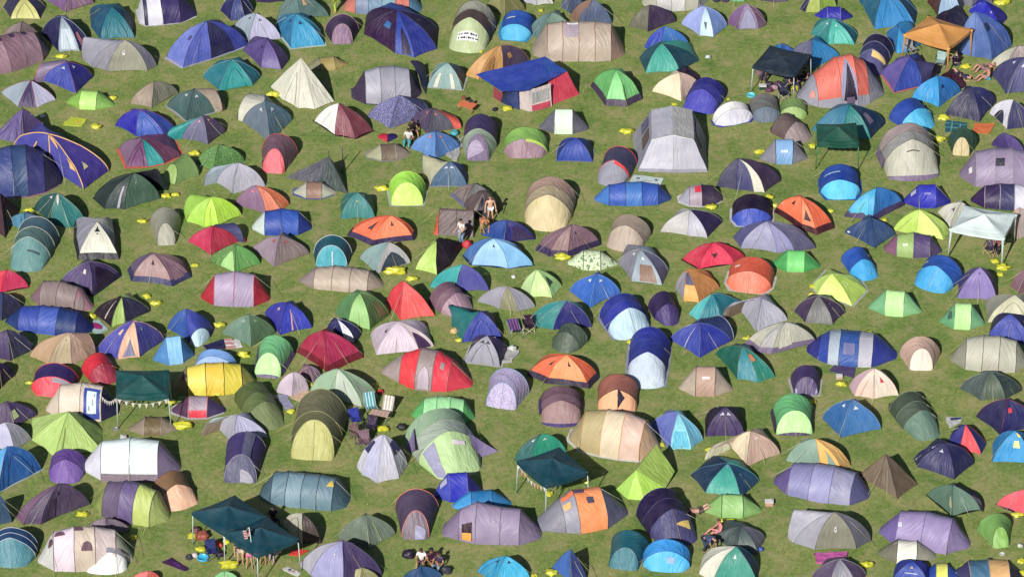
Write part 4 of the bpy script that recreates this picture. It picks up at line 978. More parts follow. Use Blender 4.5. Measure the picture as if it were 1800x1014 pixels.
def bunting(A, B, n, label, X, Y, cs=('eee', 'dab', 'e95', 'dcb')):
    T = thing('bunting', 'bunting', label, A, X, Y)
    ps = [lerp(A, B, i/20)-Vector((0, 0, .35*math.sin(math.pi*i/20))) for i in range(21)]
    tube('cord', ps, .008, plain('cord', 'eee'), T, 3)
    for i in range(n):
        u = (i+.5)/n; p = lerp(A, B, u)-Vector((0, 0, .35*math.sin(math.pi*u))); d = (B-A).normalized()*.09
        mk('pennant', [p-d, p+d, p-Vector((0, .05, .25))], [(0, 1, 2)], fabric(cs[i % len(cs)]), T, smooth=False)
X, Y = px((0, 0))
tile(3,4); bunting(GP6[0]-Vector((0, 0, .15)), GP6[1]-Vector((0, 0, .15)), 9, 'pastel bunting strung along the left gazebo edge', *px((160, 200)))
tile(0,3); bunting(g((805,425), 1.5), GP1[0]-Vector((0, 0, .1)), 8, 'cream bunting between cream tunnel and teal gazebo', *px((880, 460)), cs=('dcb', 'ccc'))
bunting(GP1[0]-Vector((0, .02, .12)), GP1[1]-Vector((0, .02, .12)), 8, 'cream bunting under the teal gazebo eaves', *px((1150, 470)), cs=('dcb', 'ccc'))

# ================================================================== things lying about
def place(p): return px(p)
def blob(name, parent, c, r, col, seed, mat=None, flat=.6, amp=.35):
    bm = bmesh.new(); bmesh.ops.create_icosphere(bm, subdivisions=3, radius=1)
    o = Vector((seed*3.1, seed*1.7, 0)); vs = []
    for v in bm.verts:
        n = noise.noise(v.co*1.5+o)*amp*1.3+noise.noise(v.co*4+o)*amp*.6
        q = v.co*(1+n); q.z = max(-.55, q.z)
        vs.append(Vector((q.x*r[0], q.y*r[1], (q.z+.55)*r[0]*flat))+c)
    fs = [[v.index for v in f.verts] for f in bm.faces]; bm.free()
    return mk(name, vs, fs, mat or fabric(col), parent)
def one(name, cat, label, p, group=None):
    X, Y = px(p); return thing(name, cat, label, g(p), X, Y, group)
YB = 0
def bag(p, w=.28, h=1.0, rot=0, col='cc1'):
    global YB
    YB += 1
    T = one('rubbish_bag', 'bag', R.choice(['crumpled yellow rubbish bag', 'yellow plastic bag on the grass', 'bright yellow bin bag']), p, 'yellow rubbish bags')
    b = blob('bag', T, g(p), (w*h*.72, w*.62), col, YB, plain('yellow_plastic', col, .35), .42, .5)
    tie = g(p)+Vector((w*.6, .05, w*.4)); tube('tie', [g(p)+Vector((w*.3, 0, w*.3)), tie], [.05, .02], plain('yellow_plastic', col, .35), T, 5)
tile(0,0)
for p, w, h in [((500,465),.3,1.5),((915,798),.28,1.2)]: bag(p, w, h)
tile(1,0)
for p, w, h in [((830,775),.35,1.6),((655,815),.15,1)]: bag(p, w, h)
tile(2,0)
for p, w, h in [((1350,885),.32,1.2),((1130,418),.2,1)]: bag(p, w, h)
tile(3,0)
for p, w, h in [((235,88),.2,1),((1315,850),.22,1.2)]: bag(p, w, h)
tile(4,0)
for p, w, h in [((665,135),.15,.8),((905,718),.3,1.3),((975,760),.3,1),((368,805),.15,.8)]: bag(p, w, h)
tile(5,0)
for p, w, h in [((1290,25),.5,1.2),((1005,545),.3,1.4),((570,120),.2,.7)]: bag(p, w, h)
tile(0,1)
for p, w, h in [((780,110),.35,1.2),((235,788),.25,1.5),((1345,672),.28,1.4),((1425,660),.24,1.3),((1155,875),.3,1.4)]: bag(p, w, h)
tile(1,1)
for p, w, h in [((200,325),.3,1.4),((1020,940),.2,1.2)]: bag(p, w, h)
tile(2,1)
for p, w, h in [((335,612),.35,1.5),((690,515),.35,1)]: bag(p, w, h)
tile(3,1)
for p, w, h in [((935,150),.35,1.5)]: bag(p, w, h)
tile(4,1)
for p, w, h in [((618,318),.28,1.5),((1055,262),.35,.9),((700,680),.3,1.3),((748,745),.25,1.1),((235,760),.35,1.2),((1195,790),.2,1.2)]: bag(p, w, h)
tile(5,1)
for p, w, h in [((825,40),.3,1.6),((790,212),.35,1.5),((340,862),.2,1.2)]: bag(p, w, h)
tile(0,2)
for p, w, h in [((1190,560),.3,1),((1265,620),.3,1.4),((745,722),.28,1.3)]: bag(p, w, h)
tile(1,2)
for p, w, h in [((390,795),.32,1.3),((195,310),.25,1),((165,945),.15,1)]: bag(p, w, h)
tile(2,2)
for p, w, h in [((440,368),.4,2),((570,422),.28,1.5),((1170,385),.25,.8),((955,915),.22,1.1)]: bag(p, w, h)
tile(3,2)
for p, w, h in [((405,248),.35,1.7),((960,930),.3,1),((970,985),.2,1)]: bag(p, w, h)
tile(4,2)
for p, w, h in [((1070,480),.35,.9),((520,900),.25,1.2),((1045,545),.25,1)]: bag(p, w, h)
tile(5,2)
for p, w, h in [((1240,280),.3,1.1),((1300,330),.35,1.4),((1280,385),.28,1),((200,860),.35,1.1)]: bag(p, w, h)
tile(0,3)
for p, w, h in [((750,372),.35,1.4),((1320,470),.3,1.3),((1395,500),.3,1),((1455,705),.25,1.3),((240,338),.2,1.2)]: bag(p, w, h)
tile(1,3)
for p, w, h in [((590,118),.32,1.5),((975,572),.3,1),((1130,355),.25,1.2),((110,695),.35,2),((380,432),.25,1.2)]: bag(p, w, h)
tile(2,3)
for p, w, h in [((270,360),.28,.8),((285,395),.25,1),((335,718),.32,1.4)]: bag(p, w, h)
tile(3,3)
for p, w, h in [((1212,842),.2,1.3)]: bag(p, w, h)
tile(4,3)
for p, w, h in [((235,888),.3,1.4),((1045,498),.3,1.1),((1282,352),.32,1.2)]: bag(p, w, h)
tile(0,4)
for p, w, h in [((670,512),.3,1.3),((1080,700),.3,1)]: bag(p, w, h)
tile(1,4)
for p, w, h in [((475,925),.42,1.4),((175,690),.35,1),((245,795),.35,1.1),((450,735),.3,1)]: bag(p, w, h)
tile(3,4)
for p, w, h in [((300,345),.35,.7),((600,240),.35,.8),((325,985),.4,1),((180,1005),.2,1)]: bag(p, w, h)
tile(4,4)
for p, w, h in [((350,580),.35,1.6),((1455,920),.3,1)]: bag(p, w, h)
tile(5,4)
for p, w, h in [((195,925),.35,1.3),((890,985),.3,1),((1000,950),.35,1.2),((1420,520),.3,1.3),((1455,890),.3,1),((1470,985),.3,1)]: bag(p, w, h)

def sheet(p4, col, label, name='blanket', cat='blanket', pat=None, mark=None, th=.02, amp=.05):
    P = [g(p) for p in pts(p4)]; C = sum(P, Vector())/4
    q = pts(p4); X = [px(a) for a in q]
    T = thing(name, cat, label, C, sum(x[0] for x in X)/4, sum(x[1] for x in X)/4)
    def f(s, t):
        p = lerp(lerp(P[0], P[1], s), lerp(P[3], P[2], s), t)
        p = p+Vector((noise.noise(p*2)*amp, noise.noise(p*2+Vector((5, 5, 5)))*amp, 0))
        p.z = th+.02+abs(noise.noise(p*3.2))*amp
        return p
    grid('cloth', f, 12, 12, fabric(col, pat), T, 0)
    vs = []; N = 24
    ring = [(i/6, 0) for i in range(6)]+[(1, i/6) for i in range(6)]+[(1-i/6, 1) for i in range(6)]+[(0, 1-i/6) for i in range(6)]
    for s, t in ring: vs.append(f(s, t))
    for s, t in ring: v = f(s, t); v.z = .003; vs.append(v)
    mk('hem', vs, [(i, (i+1) % N, N+(i+1) % N, N+i) for i in range(N)], fabric(col), T)
    for m in mark or []:
        patch(m[6] if len(m) > 6 else 'print', f, m[0], m[1], m[2], m[3], m[4], m[5], T, .012)
    return T
tile(0,1)
sheet('512,92 660,108 705,45 575,30', 'cd2', 'yellow green plastic sheet with orange blotch', 'plastic_sheet', 'sheet', mark=[('c',.6,.3,.3,.4,'ec2')])
tile(3,1)
sheet('945,570 1200,590 1228,530 990,495', 'cdd', 'white printed cloth behind bright blue tunnel', mark=[('c',.2,.5,.12,.2,'568'),('c',.8,.6,.12,.2,'568'),('r',.5,.4,.3,.06,'99a')])
tile(5,1)
sheet('830,150 1000,150 1015,75 845,55', '267', 'blue green tartan blanket', mark=[('r',.5,.3,1,.08,'6aa'),('r',.5,.7,1,.08,'5a9'),('r',.3,0,.06,1,'7bb'),('r',.7,0,.06,1,'7bb')])
sheet('1060,150 1190,165 1240,85 1070,78', 'e73', 'orange towel on the grass', 'towel', 'towel')
tile(0,2)
sheet('670,780 790,870 882,830 800,750', 'acc', 'pale blue mat with magenta blotches', 'mat', 'mat', mark=[('c',.5,.25,.6,.55,'a17'),('c',.25,.3,.25,.3,'a17')])
tile(1,2)
sheet('262,960 300,1000 440,985 430,905', '225', 'navy camping mat beside mint tunnel', 'mat', 'mat')
sheet('430,905 450,985 530,975 500,905', 'd99', 'red and white striped towel', 'towel', 'towel', mark=[('r',.3,0,.1,1,'eee'),('r',.7,0,.1,1,'eee')])
sheet('500,930 530,978 582,970 545,880', 'ddd', 'white towel beside a striped one', 'towel', 'towel')
tile(1,3)
sheet('840,440 940,560 1012,550 930,430', '99b', 'lilac grey groundsheet', 'groundsheet', 'sheet')
sheet('970,455 1050,500 1130,415 1080,405', 'db9', 'tan rug near a whitish dome', 'rug', 'rug')
tile(4,3)
sheet('1185,240 1385,298 1400,220 1230,195', '547', 'violet groundsheet in front of blue white tunnel', 'groundsheet', 'sheet')
tile(5,3)
sheet('870,705 965,660 970,615 838,620', 'ccc', 'blue edged white sheet by a small tent', 'groundsheet', 'sheet', mark=[('r',.6,.6,.7,.35,'347')])
tile(4,4)
sheet('1095,912 1340,865 1325,825 1065,840', 'c5a', 'pink airbed on the grass', 'airbed', 'airbed', amp=.12, th=.1)
tile(0,4)
sheet('1310,900 1500,970 1530,955 1390,860', '415', 'deep purple picnic blanket', mark=[('c',.5,.3,.4,.4,'628')])
tile(1,4)
sheet('955,840 1040,845 1120,805 1010,790', 'e32', 'red towel by a gazebo leg', 'towel', 'towel')
sheet('900,960 1030,1014 1058,990 950,935', 'ddd', 'white patterned towel near a gazebo leg', 'towel', 'towel', mark=[('c',.6,.3,.2,.5,'c88'),('c',.3,.3,.2,.5,'667')])
tile(2,1)
sheet('850,340 940,390 980,250 955,180', 'bbb', 'crinkled silver foil sheet', 'foil_sheet', 'sheet', amp=.15)
tile(2,3)
sheet('1300,175 1380,180 1430,90 1340,60', 'bbb', 'scrunched silver sheet beside a grey dome', 'foil_sheet', 'sheet', amp=.2)
# heart shaped cushion
tile(2,1)
T = one('cushion', 'cushion', 'red and navy heart shaped cushion', (375,195))
for k, c in ((0, 'c13'), (1, '216')):
    vs = []; n = 16; Cc = g((375,195))
    for j in range(7):
        for i in range(n+1):
            th = math.pi*i/n*(1 if k else -1); r = j/6
            x = 16*math.sin(th)**3; y = 13*math.cos(th)-5*math.cos(2*th)-2*math.cos(3*th)-math.cos(4*th)
            vs.append(Cc+Vector((x*r*.036, y*r*.034, .16*math.sqrt(max(0, 1-r*r))+.02)))
    mk('half', vs, [(j*(n+1)+i, j*(n+1)+i+1, (j+1)*(n+1)+i+1, (j+1)*(n+1)+i) for j in range(6) for i in range(n)], fabric(c), T)

# ---------------------------------------------------------------- furniture
def loc(C, a):
    ca, sa = math.cos(a), math.sin(a)
    return lambda x, y, z: C+Vector((x*ca-y*sa, x*sa+y*ca, z))
def quad(name, T, P, col, sub=4, w=.02, th=0, pat=None):
    return grid(name, lambda s, t: lerp(lerp(P[0], P[1], s), lerp(P[3], P[2], s), t)-Vector((0, 0, .04*math.sin(math.pi*s)*math.sin(math.pi*t))), sub, sub, fabric(col, pat), T, w)
def camp_chair(p, a, col, label, frame='556'):
    T = one('camping_chair', 'chair', label, p, 'folding camping chairs'); a = math.radians(a); L = loc(g(p), a)
    quad('seat', T, [L(-.27,-.25,.42), L(.27,-.25,.42), L(.25,.22,.38), L(-.25,.22,.38)], col)
    quad('backrest', T, [L(-.26,.2,.4), L(.26,.2,.4), L(.29,.36,.88), L(-.29,.36,.88)], col)
    m = plain('chair_steel', frame, .4)
    for s in (-1, 1):
        tube('leg', [L(-.3*s,-.3,.01), L(.28*s,-.24,.44)], .014, m, T, 5)
        tube('leg', [L(-.3*s,.3,.01), L(.28*s,.3,.86)], .014, m, T, 5)
        tube('leg', [L(.3*s,-.3,.01), L(.29*s,.26,.4)], .014, m, T, 5)
        tube('armrest', [L(.3*s,-.28,.62), L(.3*s,.3,.64)], .025, fabric(dark(col)), T, 5)
        tube('arm_post', [L(.3*s,-.27,.42), L(.3*s,-.27,.62)], .012, m, T, 5)
def deck_chair(p, a, col, stripe, label, long=0):
    T = one('sun_lounger' if long else 'deck_chair', 'lounger' if long else 'deck chair', label, p); L = loc(g(p), math.radians(a))
    pr = [(-.9, .28), (-.1, .28), (.35, .3), (.85, .75)] if long else [(-.35, .35), (.05, .22), (.5, .85)]
    for k in range(len(pr)-1):
        (y0, z0), (y1, z1) = pr[k], pr[k+1]
        quad('backrest' if k == len(pr)-2 else 'seat', T, [L(-.27,y0,z0), L(.27,y0,z0), L(.27,y1,z1), L(-.27,y1,z1)], col, 5, .01)
        for j in range(3):
            x0 = -.2+.16*j
            f = lambda s, t, x0=x0, y0=y0, z0=z0, y1=y1, z1=z1: L(x0+.06*s, y0+(y1-y0)*t, z0+(z1-z0)*t)+Vector((0, -.01, .02))
            grid('stripe', f, 2, 4, fabric(stripe), T, 0)
    m = plain('lounger_frame', 'bbb', .4)
    for s in (-1, 1):
        tube('side_rail', [L(.29*s, y, z) for y, z in pr], .018, m, T, 6)
        for (y, z) in (pr[0], pr[-2], pr[-1]):
            tube('leg', [L(.29*s, y*(.9), z), L(.29*s, y*.75, .01)], .015, m, T, 5)
def table(p, a, label, col='ca9', w=1.0, d=.5, h=.6, things=0):
    T = one('folding_table', 'table', label, p); L = loc(g(p), math.radians(a))
    def box(name, x0, x1, y0, y1, z0, z1, c):
        v = [L(x, y, z) for z in (z0, z1) for x, y in ((x0, y0), (x1, y0), (x1, y1), (x0, y1))]
        mk(name, v, [(3,2,1,0),(4,5,6,7),(0,1,5,4),(1,2,6,5),(2,3,7,6),(3,0,4,7)], plain('wood', c), T, smooth=False)
    n = 5
    for i in range(n): box('top_slat', -w/2+w*i/n+.006, -w/2+w*(i+1)/n-.006, -d/2, d/2, h-.03, h, col)
    for sx in (-1, 1):
        tube('leg', [L(sx*w*.42, -d*.42, h-.03), L(sx*w*.3, d*.4, .01)], .016, plain('chair_steel', '889', .4), T, 5)
        tube('leg', [L(sx*w*.42, d*.42, h-.03), L(sx*w*.3, -d*.4, .01)], .016, plain('chair_steel', '889', .4), T, 5)
def small(kind, cat, label, p, col, r=.15, shape='box', z=0.0, a=0):
    T = one(kind, cat, label, p); c = g(p)+Vector((0, 0, z)); L = loc(c, a)
    if shape == 'box':
        def bx(nm, x, y, z0, z1, cc, tp=1.0):
            v = [L(sx*x*k, sy*y*k, zz) for zz, k in ((z0, 1), (z1, tp)) for sx, sy in ((-1,-1),(1,-1),(1,1),(-1,1))]
            mk(nm, v, [(3,2,1,0),(4,5,6,7),(0,1,5,4),(1,2,6,5),(2,3,7,6),(3,0,4,7)], plain(kind, cc), T, smooth=False)
        bx('body', r, r*.7, .005, r*1.1, col, 1.05); bx('lid', r*1.1, r*.8, r*1.1+.003, r*1.3, 'ddd')
        tube('handle', [L(-r*.8, 0, r*1.3), L(-r*.6, 0, r*1.7), L(r*.6, 0, r*1.7), L(r*.8, 0, r*1.3)], .012, plain(kind, 'ccc'), T, 5)
    elif shape == 'disc':
        n = 28; vs = []; prof = [(0, .03), (.8, .03), (.9, .05), (1, .14), (.97, .17), (.88, .14), (.84, .06)]
        prof = [(0, .04), (.82, .04), (.86, .12), (.93, .16), (1, .12), (1, .03), (.9, 0)]
        for (q, zz) in prof:
            for i in range(n): vs.append(L(q*r*math.cos(2*math.pi*i/n), q*r*math.sin(2*math.pi*i/n), zz*r*2+.004))
        mk('basin', vs, [(j*n+i, j*n+(i+1) % n, (j+1)*n+(i+1) % n, (j+1)*n+i) for j in range(6) for i in range(n)], plain(kind, col, .3), T)
    else:
        blob('body', T, c, (r, r*.8), col, len(TH), None, .8, .3)
        tube('strap', [L(-r*.5, 0, r*.7), L(0, -.03, r*1.1), L(r*.5, 0, r*.7)], .015, fabric(dark(col)), T, 4)
    return T
tile(4,0)
camp_chair((815,800), 5, '224', 'white draped camping chair by charcoal gazebo', 'bbb')
small('paddling_pool', 'basin', 'round turquoise basin by a gazebo leg', (553,775), '5cd', .27, 'disc')
small('cool_box', 'cool box', 'green cool box under charcoal gazebo', (648,720), '143', .2)
for i, (p, c) in enumerate([((700,690),'334'),((745,720),'a89'),((700,740),'635'),((770,690),'524'),((840,660),'223'),((870,640),'b9a'),((620,600),'867'),((960,640),'413'),((640,640),'766')]):
    small('holdall', 'bag', ['black holdall', 'pale holdall', 'plum holdall', 'maroon holdall', 'jet black holdall', 'pinkish holdall', 'mauve holdall', 'dark red holdall', 'grey brown holdall'][i]+' in the clutter beneath the charcoal gazebo', p, c, .22, 'blob')
small('litter', 'litter', 'white and green litter on open grass', (205,468), 'cdd', .16, 'blob')
small('backpack', 'bag', 'dark backpack at top edge, left one', (272,10), '335', .22, 'blob')
small('backpack', 'bag', 'dark backpack at top edge, right one', (345,10), '436', .22, 'blob')
tile(5,0)
camp_chair((795,545), -20, '9bb', 'pale grey camping chair beside orange gazebo', '889')
camp_chair((560,440), 30, 'aaa', 'white folding chair under orange gazebo', '99a')
tile(2,0)
T = one('picnic_bench', 'bench', 'small orange wooden bench with bags on it', (1020,895)); L = loc(g((1020,895)), -.5)
for y0 in (-.22, 0, .22):
    v = [L(x, y0+y, z) for z in (.4, .43) for x, y in ((-.5,-.1),(.5,-.1),(.5,.1),(-.5,.1))]
    mk('slat', v, [(3,2,1,0),(4,5,6,7),(0,1,5,4),(1,2,6,5),(2,3,7,6),(3,0,4,7)], plain('orange_wood', 'd74'), T, smooth=False)
for x in (-.4, .4):
    for y in (-.25, .25): tube('leg', [L(x, y, .4), L(x*1.1, y*1.1, .005)], .025, plain('orange_wood', 'c63'), T, 5)
small('holdall', 'bag', 'brown bag on the orange bench', (990,850), '843', .15, 'blob', .43)
small('holdall', 'bag', 'dark bag on the orange bench', (1050,875), '324', .13, 'blob', .43)
small('holdall', 'bag', 'small black bag near the yellow one', (1245,895), '223', .16, 'blob')
tile(2,2)
deck_chair((1405,850), 190, '24a', 'c57', 'blue sun lounger with pink stripes', long=1)
small('litter', 'litter', 'white paper on the grass', (1395,405), 'eee', .12, 'blob')
small('foil', 'litter', 'silver foil bundle beside a grey dome', (1385,995), 'ccc', .25, 'blob')
small('cool_bag', 'bag', 'round scarlet bag by the woman in white', (1020,150), 'c13', .3, 'blob')
tile(3,2)
camp_chair((135,845), 10, '313', 'small black folding chair beside blue lounger', 'dcb')
tile(2,3)
deck_chair((240,560), 15, '2aa', 'cde', 'turquoise striped deck chair')
deck_chair((370,590), -15, 'ba9', 'eee', 'cream striped deck chair')
table((312,655), -15, 'low wooden slatted table beside deck chairs')
camp_chair((115,680), 20, '23a', 'navy camping chair by the olive tunnel')
camp_chair((235,740), -20, '324', 'black camping chair at the low table')
camp_chair((130,800), 40, '977', 'mauve folding chair left of the table', '657')
camp_chair((190,860), 10, '867', 'mauve folding chair nearest the chequered dome', '657')
small('holdall', 'bag', 'black kit bag beside sage tent', (490,710), '223', .25, 'blob')
small('holdall', 'bag', 'small red bag beside a yellow one', (315,420), 'd23', .18, 'blob')
tile(4,3)
small('cool_box', 'cool box', 'small white and peach cool box', (1268,300), 'ca9', .16)
tile(4,4)
small('cool_box', 'cool box', 'white cool box alone on the grass', (700,430), 'c98', .2)
small('cushion_bag', 'bag', 'little cobalt bag right of slate dome', (630,798), '25b', .15, 'blob')
tile(0,3)
small('litter', 'litter', 'scrunched grey paper near a gazebo leg', (1000,785), 'bbb', .18, 'blob')
small('basin', 'basin', 'steel bowl at the foot of a gazebo leg', (940,712), '99a', .16, 'disc')
tile(0,1)
small('litter', 'litter', 'white carrier bag behind violet tent', (345,30), 'eee', .16, 'blob')
tile(1,4)
small('swim_ring', 'ring', 'turquoise inflatable ring', (262,865), '2be', .3, 'disc')
camp_chair((335,855), 20, '237', 'navy folding chair beside turquoise ring')
small('holdall', 'bag', 'white bag beside turquoise ring', (195,850), 'dcc', .18, 'blob')
small('holdall', 'bag', 'black bag left of a white one', (150,865), '334', .18, 'blob')
small('holdall', 'bag', 'orange red bag under gazebo', (390,765), 'e53', .22, 'blob')
small('holdall', 'bag', 'dark bag left of a gazebo leg', (400,840), '213', .22, 'blob')
small('holdall', 'bag', 'rust red heap under gazebo', (255,700), 'a54', .35, 'blob')
small('holdall', 'bag', 'brown bag under the joined gazebos', (200,650), '633', .25, 'blob')
tile(2,4)
small('holdall', 'bag', 'big black rucksack behind seated group', (545,850), '213', .32, 'blob')
small('holdall', 'bag', 'patterned black bag right of the group', (850,975), '334', .28, 'blob')
tile(5,4)
small('basin', 'basin', 'white bowl in front of moss green tent', (1297,832), 'ccc', .14, 'disc')
small('basin', 'litter', 'white bag right of moss green tent', (1440,770), 'ccc', .14, 'blob')
small('ball', 'bag', 'flat blue bag near the bottom edge', (1195,895), '136', .17, 'blob')
tile(2,1)
small('holdall', 'bag', 'turquoise and red bag beside blue dome', (915,170), '3ab', .25, 'blob')
tile(2,2)
small('holdall', 'bag', 'orange clutter below a teal awning', (915,850), 'db7', .22, 'blob')
tile(4,4)
small('holdall', 'bag', 'yellow and black bag by white jade dome', (290,800), '221', .22, 'blob')
tile(5,2)
camp_chair((1195,215), -25, '435', 'striped folding chair under white gazebo', 'ca8')
tile(1,4)
T = one('flag', 'flag', 'tattered red and white flag on tall pole', (690,1010))
p0 = g((692,1010)); p1 = p0+Vector((-.25, .1, 3.0))
tube('pole', [p0, p1], .022, plain('pole_white', 'ccb', .4), T, 6)
def ff(s, t): return p1+Vector((-.34*s*(1-.3*t), .07*math.sin(s*9), -.05-.5*t-.25*s))
grid('flag_cloth', ff, 10, 8, fabric('dcc'), T, .02)
for k in range(3): grid('stripe', lambda s, t, k=k: ff(s, .1+.3*k+.14*t)+Vector((0, -.015, 0)), 8, 2, fabric('b34'), T, .0)
patch('canton', ff, 'r', .25, .02, .4, .4, '336', T, .03)
# many small scraps of litter
for i in range(26):
    X, Y = R.uniform(30, 1770), R.uniform(30, 990)
# ================================================================== people
SKIN = ['c97', 'da8', 'b86', 'eb9']
TS = bpy.data.scenes.new('workbench')
def skinmesh(name, V, E, Rr, mat, parent, root=0, sub=1):
    me = bpy.data.meshes.new(name); off = BASE.get(parent.name, Vector()) if parent else Vector()
    me.from_pydata([tuple(v-off) for v in V], E, [])
    o = bpy.data.objects.new(name, me); TS.collection.objects.link(o)
    m = o.modifiers.new('s', 'SKIN'); m.use_smooth_shade = True
    for i, sv in enumerate(me.skin_vertices[0].data):
        r = Rr[i]; sv.radius = r if isinstance(r, tuple) else (r, r); sv.use_root = i == root
    s = o.modifiers.new('u', 'SUBSURF'); s.levels = s.render_levels = sub
    vl = TS.view_layers[0]; vl.update(); dg = vl.depsgraph
    nm = bpy.data.meshes.new_from_object(o.evaluated_get(dg))
    o.modifiers.clear(); o.data = nm; nm.materials.clear(); nm.materials.append(mat)
    nm.polygons.foreach_set('use_smooth', [True]*len(nm.polygons))
    TS.collection.objects.unlink(o); COL.objects.link(o)
    if parent: o.parent = parent
    return o
POSE = {
 'stand': dict(pel=(0,0,.93), wa=(0,0,1.08), ch=(0,0,1.28), nk=(0,.0,1.44), hd=(0,.02,1.62), sh=.19, el=(.27,-.03,1.12), wr=(.3,.08,.88), kn=(.11,.03,.5), an=(.14,-.02,.07), toe=(.16,.13,.03)),
 'walk': dict(pel=(0,0,.92), wa=(0,0,1.08), ch=(0,.02,1.28), nk=(0,.03,1.44), hd=(0,.06,1.62), sh=.18, el=(.24,.05,1.12), wr=(.2,.28,1.02), kn=(.1,.08,.5), an=(.11,-.05,.07), toe=(.12,.1,.03)),
 'bend': dict(pel=(0,-.1,.82), wa=(0,.03,.93), ch=(0,.25,1.0), nk=(0,.4,1.02), hd=(0,.55,.98), sh=.18, el=(.22,.42,.75), wr=(.15,.5,.5), kn=(.13,.05,.45), an=(.15,-.08,.07), toe=(.17,.08,.03)),
 'sit': dict(pel=(0,0,.13), wa=(0,-.03,.3), ch=(0,-.04,.5), nk=(0,.0,.67), hd=(0,.06,.83), sh=.18, el=(.27,.08,.36), wr=(.2,.32,.32), kn=(.16,.42,.32), an=(.14,.75,.07), toe=(.17,.88,.12)),
 'lie': dict(pel=(0,0,.12), wa=(0,-.16,.12), ch=(0,-.38,.13), nk=(0,-.55,.12), hd=(0,-.72,.14), sh=.19, el=(.38,-.45,.07), wr=(.3,-.7,.06), kn=(.13,.4,.38), an=(.15,.72,.07), toe=(.17,.88,.08)),
 'chair': dict(pel=(0,0,.5), wa=(0,-.03,.66), ch=(0,-.05,.86), nk=(0,-.02,1.02), hd=(0,.03,1.19), sh=.18, el=(.27,.05,.72), wr=(.18,.28,.68), kn=(.13,.42,.5), an=(.14,.45,.07), toe=(.15,.6,.03)),
}
def person(p, pose, yaw, label, skin='c97', top=None, bottom='trousers', bc='68b', hair='321', long=False, z=0.0, shoes='433'):
    T = one('person', 'person', label, p); P = POSE[pose]; L = loc(g(p)+Vector((0, 0, z)), math.radians(yaw))
    v3 = lambda k: Vector(P[k]); mir = lambda q, s: Vector((q[0]*s, q[1], q[2]))
    V = []; E = []; RR = []; ID = {}
    def add(n, q, r, par=None):
        V.append(L(*q)); RR.append(r); ID[n] = len(V)-1
        if par is not None: E.append((ID[par], ID[n]))
    pel, wa, ch, nk, hd = (v3(k) for k in ('pel', 'wa', 'ch', 'nk', 'hd'))
    up = (hd-nk).normalized()
    add('pel', pel, (.14, .11)); add('wa', wa, (.125, .1), 'pel'); add('ch', ch, (.15, .115), 'wa'); add('nb', nk-up*.03, .065, 'ch')
    add('nk', nk+up*.04, .052, 'nb'); add('jaw', nk+up*.11, .068, 'nk'); add('hd', hd, .092, 'jaw'); add('cr', hd+up*.08, .065, 'hd')
    for s in (-1, 1):
        k = str(s); el, wr = mir(v3('el'), s), mir(v3('wr'), s)
        sh = lerp(ch, nk, .55)+Vector((P['sh']*s, 0, 0))
        add('sh'+k, sh, .062, 'ch'); add('el'+k, el, .043, 'sh'+k); add('wr'+k, wr, .028, 'el'+k)
        d = (wr-el).normalized(); pm = wr+d*.07
        add('pm'+k, pm, (.032, .018), 'wr'+k)
        sd_ = d.cross(Vector((0, 1, .3))).normalized()
        for fi, (o, ln) in enumerate([(-.03, .07), (-.01, .085), (.01, .08), (.03, .06)]):
            a = pm+sd_*o+d*.035; bb = pm+sd_*o*1.2+d*(.035+ln)+Vector((0, .015, -.01))
            add('f%d%s' % (fi, k), a, .011, 'pm'+k); add('g%d%s' % (fi, k), bb, .008, 'f%d%s' % (fi, k))
        add('th'+k, wr+d*.05-sd_*.045+Vector((0, .02, 0)), .011, 'pm'+k)
        hp = lerp(pel, wa, -.25)+Vector((.09*s, 0, 0)); kn, an, to = (mir(v3(q), s) for q in ('kn', 'an', 'toe'))
        add('hp'+k, hp, .09, 'pel'); add('tm'+k, lerp(hp, kn, .5), .078, 'hp'+k); add('kn'+k, kn, .056, 'tm'+k)
        add('ca'+k, lerp(kn, an, .35), .055, 'kn'+k); add('an'+k, an, .036, 'ca'+k); add('to'+k, to, (.04, .028), 'an'+k)
    skinmesh('body', V, E, RR, plain('skin', dark(skin, .93), .55), T)
    def cloth(name, ks, extra, col, trim=None):
        ids = [ID[k] for k in ks]; mp = {a: i for i, a in enumerate(ids)}
        VV = [V[a].copy() for a in ids]; EE = [(mp[a], mp[b]) for a, b in E if a in mp and b in mp]
        rr = [tuple(x+extra for x in (RR[a] if isinstance(RR[a], tuple) else (RR[a],)*2)) for a in ids]
        for a, b, t in trim or []:   # shorten the last bone
            VV[mp[ID[a]]] = lerp(V[ID[b]], V[ID[a]], t)
        skinmesh(name, VV, EE, rr, fabric(col), T)
    if top: cloth('shirt', ['pel', 'wa', 'ch', 'nb', 'sh-1', 'sh1', 'el-1', 'el1'], .018, top, [('el-1', 'sh-1', .6), ('el1', 'sh1', .6), ('pel', 'wa', .6)])
    if bottom == 'shorts': cloth('shorts', ['pel', 'hp-1', 'hp1', 'tm-1', 'tm1'], .024, bc)
    if bottom == 'dress': cloth('skirt', ['pel', 'wa', 'hp-1', 'hp1', 'tm-1', 'tm1'], .05, bc)
    if bottom == 'trousers': cloth('trousers', ['pel', 'hp-1', 'hp1', 'tm-1', 'tm1', 'kn-1', 'kn1', 'ca-1', 'ca1', 'an-1', 'an1'], .016, bc)
    if shoes:
        for s in ('-1', '1'):
            a, b = V[ID['an'+s]], V[ID['to'+s]]
            skinmesh('shoe', [a-Vector((0, 0, .03)), b], [(0, 1)], [(.045, .04), (.048, .034)], plain('shoe', shoes), T)
    # hair cap: the upper and back part of the head
    bm = bmesh.new(); bmesh.ops.create_icosphere(bm, subdivisions=3, radius=1)
